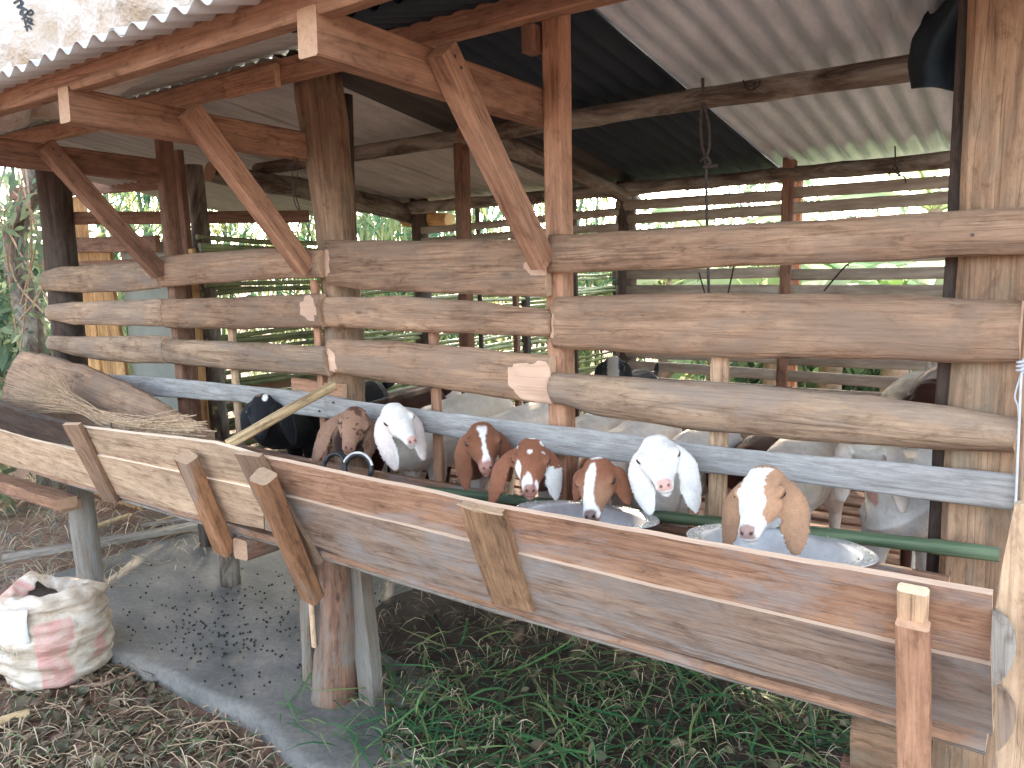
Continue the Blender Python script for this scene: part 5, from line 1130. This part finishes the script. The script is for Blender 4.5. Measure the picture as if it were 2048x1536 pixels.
# crooked tree on the left
tr=thing('tree',(-6.0,.75,-.07),'crooked pale barked tree with vines at the left edge','tree')
log('trunk',[aY(75,700,.75)+Vector((0,0,-1.2)),aY(62,640,.75),aY(38,560,.75),aY(28,470,.75),aY(70,380,.75),aY(40,300,.75)+Vector((0,0,.8))],[.10,.085,.075,.07,.06,.05],W_bark,tr,seg=14,rough=.16,n=60)
V=[];Fc=[]
for _ in range(6): tube(V,Fc,crv([aY(rng.uniform(-20,90),rng.uniform(300,420),.6),aY(rng.uniform(0,90),rng.uniform(430,560),.6),aY(rng.uniform(0,100),rng.uniform(600,720),.6)],6),.006,5)
batch('vine',V,Fc,M_twig,parent=tr)
items=[]
for k in range(360):
    p=aY(rng.uniform(-60,110),rng.uniform(330,700),rng.uniform(.5,1.0)); items.append((p,rv()+Vector((0,0,-.5)),rv(),rng.uniform(.06,.13),rng.uniform(.02,.045),.2,rng.uniform(.3,1)))
for k in range(900):
    p=Vector((-6.0,.8,3.3))+rv(.55); items.append((p,rv()+Vector((0,0,-.4)),rv(),rng.uniform(.1,.16),rng.uniform(.04,.07),.2,rng.uniform()))
leaf_batch('foliage',items,M_shrub,tr)
blades(2600,lambda:(rng.uniform(-6,2.5),rng.uniform(2.,8.),-.06+rng.uniform(0,.12)),.45,.02,M_straw,'straw','dry banana leaves and straw covering the ground behind the shed','straw',lift=.12,curve=.5)
# white sacks on the roof edge
M_wsack=simple('white_woven_plastic',srgb(212,208,202),.7,ns=4,amt=.1,bump=1.,bd=.08,col2=srgb(168,144,118))
def pillow(c,wx,hz,ty,rotx,rotz,label,seed):
    vs=[];fs=[];n=64;m=34
    for i in range(n):
        a=2*math.pi*i/n
        for j in range(m+1):
            b=-math.pi/2+math.pi*j/m; x=math.copysign(abs(math.cos(a))**.6,math.cos(a))*math.cos(b)**.5*wx; z=math.copysign(abs(math.sin(a))**.6,math.sin(a))*math.cos(b)**.5*hz; y=math.sin(b)*ty
            k=.06*nz((x*3,z*3,y*3),1.,seed)+.035*abs(nz((x*7+z*4,z*6,y*4),1.,seed+4)); vs.append((x*(1+k),y-k*1.2,z*(1+k)))
    for i in range(n):
        for j in range(m): a=i*(m+1)+j;b=((i+1)%n)*(m+1)+j; fs.append((a,b,b+1,a+1))
    M=Matrix.Translation(c)@Matrix.Rotation(rotz,4,'Y')@Matrix.Rotation(rotx,4,'X'); o=link('white_sack',mesh('white_sack',vs,fs,M_wsack,True),None,M); return tag(o,label,'sack','white sacks piled on the roof edge')
s1=pillow(aY(20,20,-.42),.52,.34,.12,-.25,.18,'white sack with black handwriting on the far left of the roof',1.)
pillow(aY(210,35,-.36),.55,.26,.12,-.3,-.15,'creased white sack on the roof right of the written one',5.)
pillow(aY(-40,150,-.5),.42,.22,.10,-.3,.1,'greyish white sack lying lowest at the left roof edge',9.)
pillow(aY(360,-10,-.3),.5,.16,.12,-.3,-.25,'white sack end furthest right on the roof, mostly above the picture',14.)
V=[];Fc=[]
for P in ([(28,6),(38,0),(46,6),(34,14),(48,16)],[(40,-4),(44,20),(50,44),(54,62)],[(42,22),(50,18),(56,24),(48,30),(40,28),(42,22)],[(56,24),(62,20),(66,26),(58,30),(56,24)],[(44,38),(52,34),(56,40),(50,46)],[(58,36),(64,40),(58,46),(66,48)],[(50,54),(58,52),(62,58)]):
    tube(V,Fc,crv([aY(x,y,-.60) for x,y in P],5),.0028,5)
for i,v in enumerate(V): pass
mk=batch('handwriting',V,Fc,M_black)
def project_onto(o,target):
    from mathutils.bvhtree import BVHTree
    bm_=bmesh.new(); bm_.from_mesh(target.data); bm_.transform(target.matrix_basis); bt_=BVHTree.FromBMesh(bm_); bm_.free(); c=o.location
    for v in o.data.vertices:
        w_=v.co+c; d=(w_-Vector(CAM)).normalized(); h=bt_.ray_cast(Vector(CAM),d)
        if h[0] is not None: v.co=h[0]-c-d*.004
project_onto(mk,s1); sub(mk,s1)
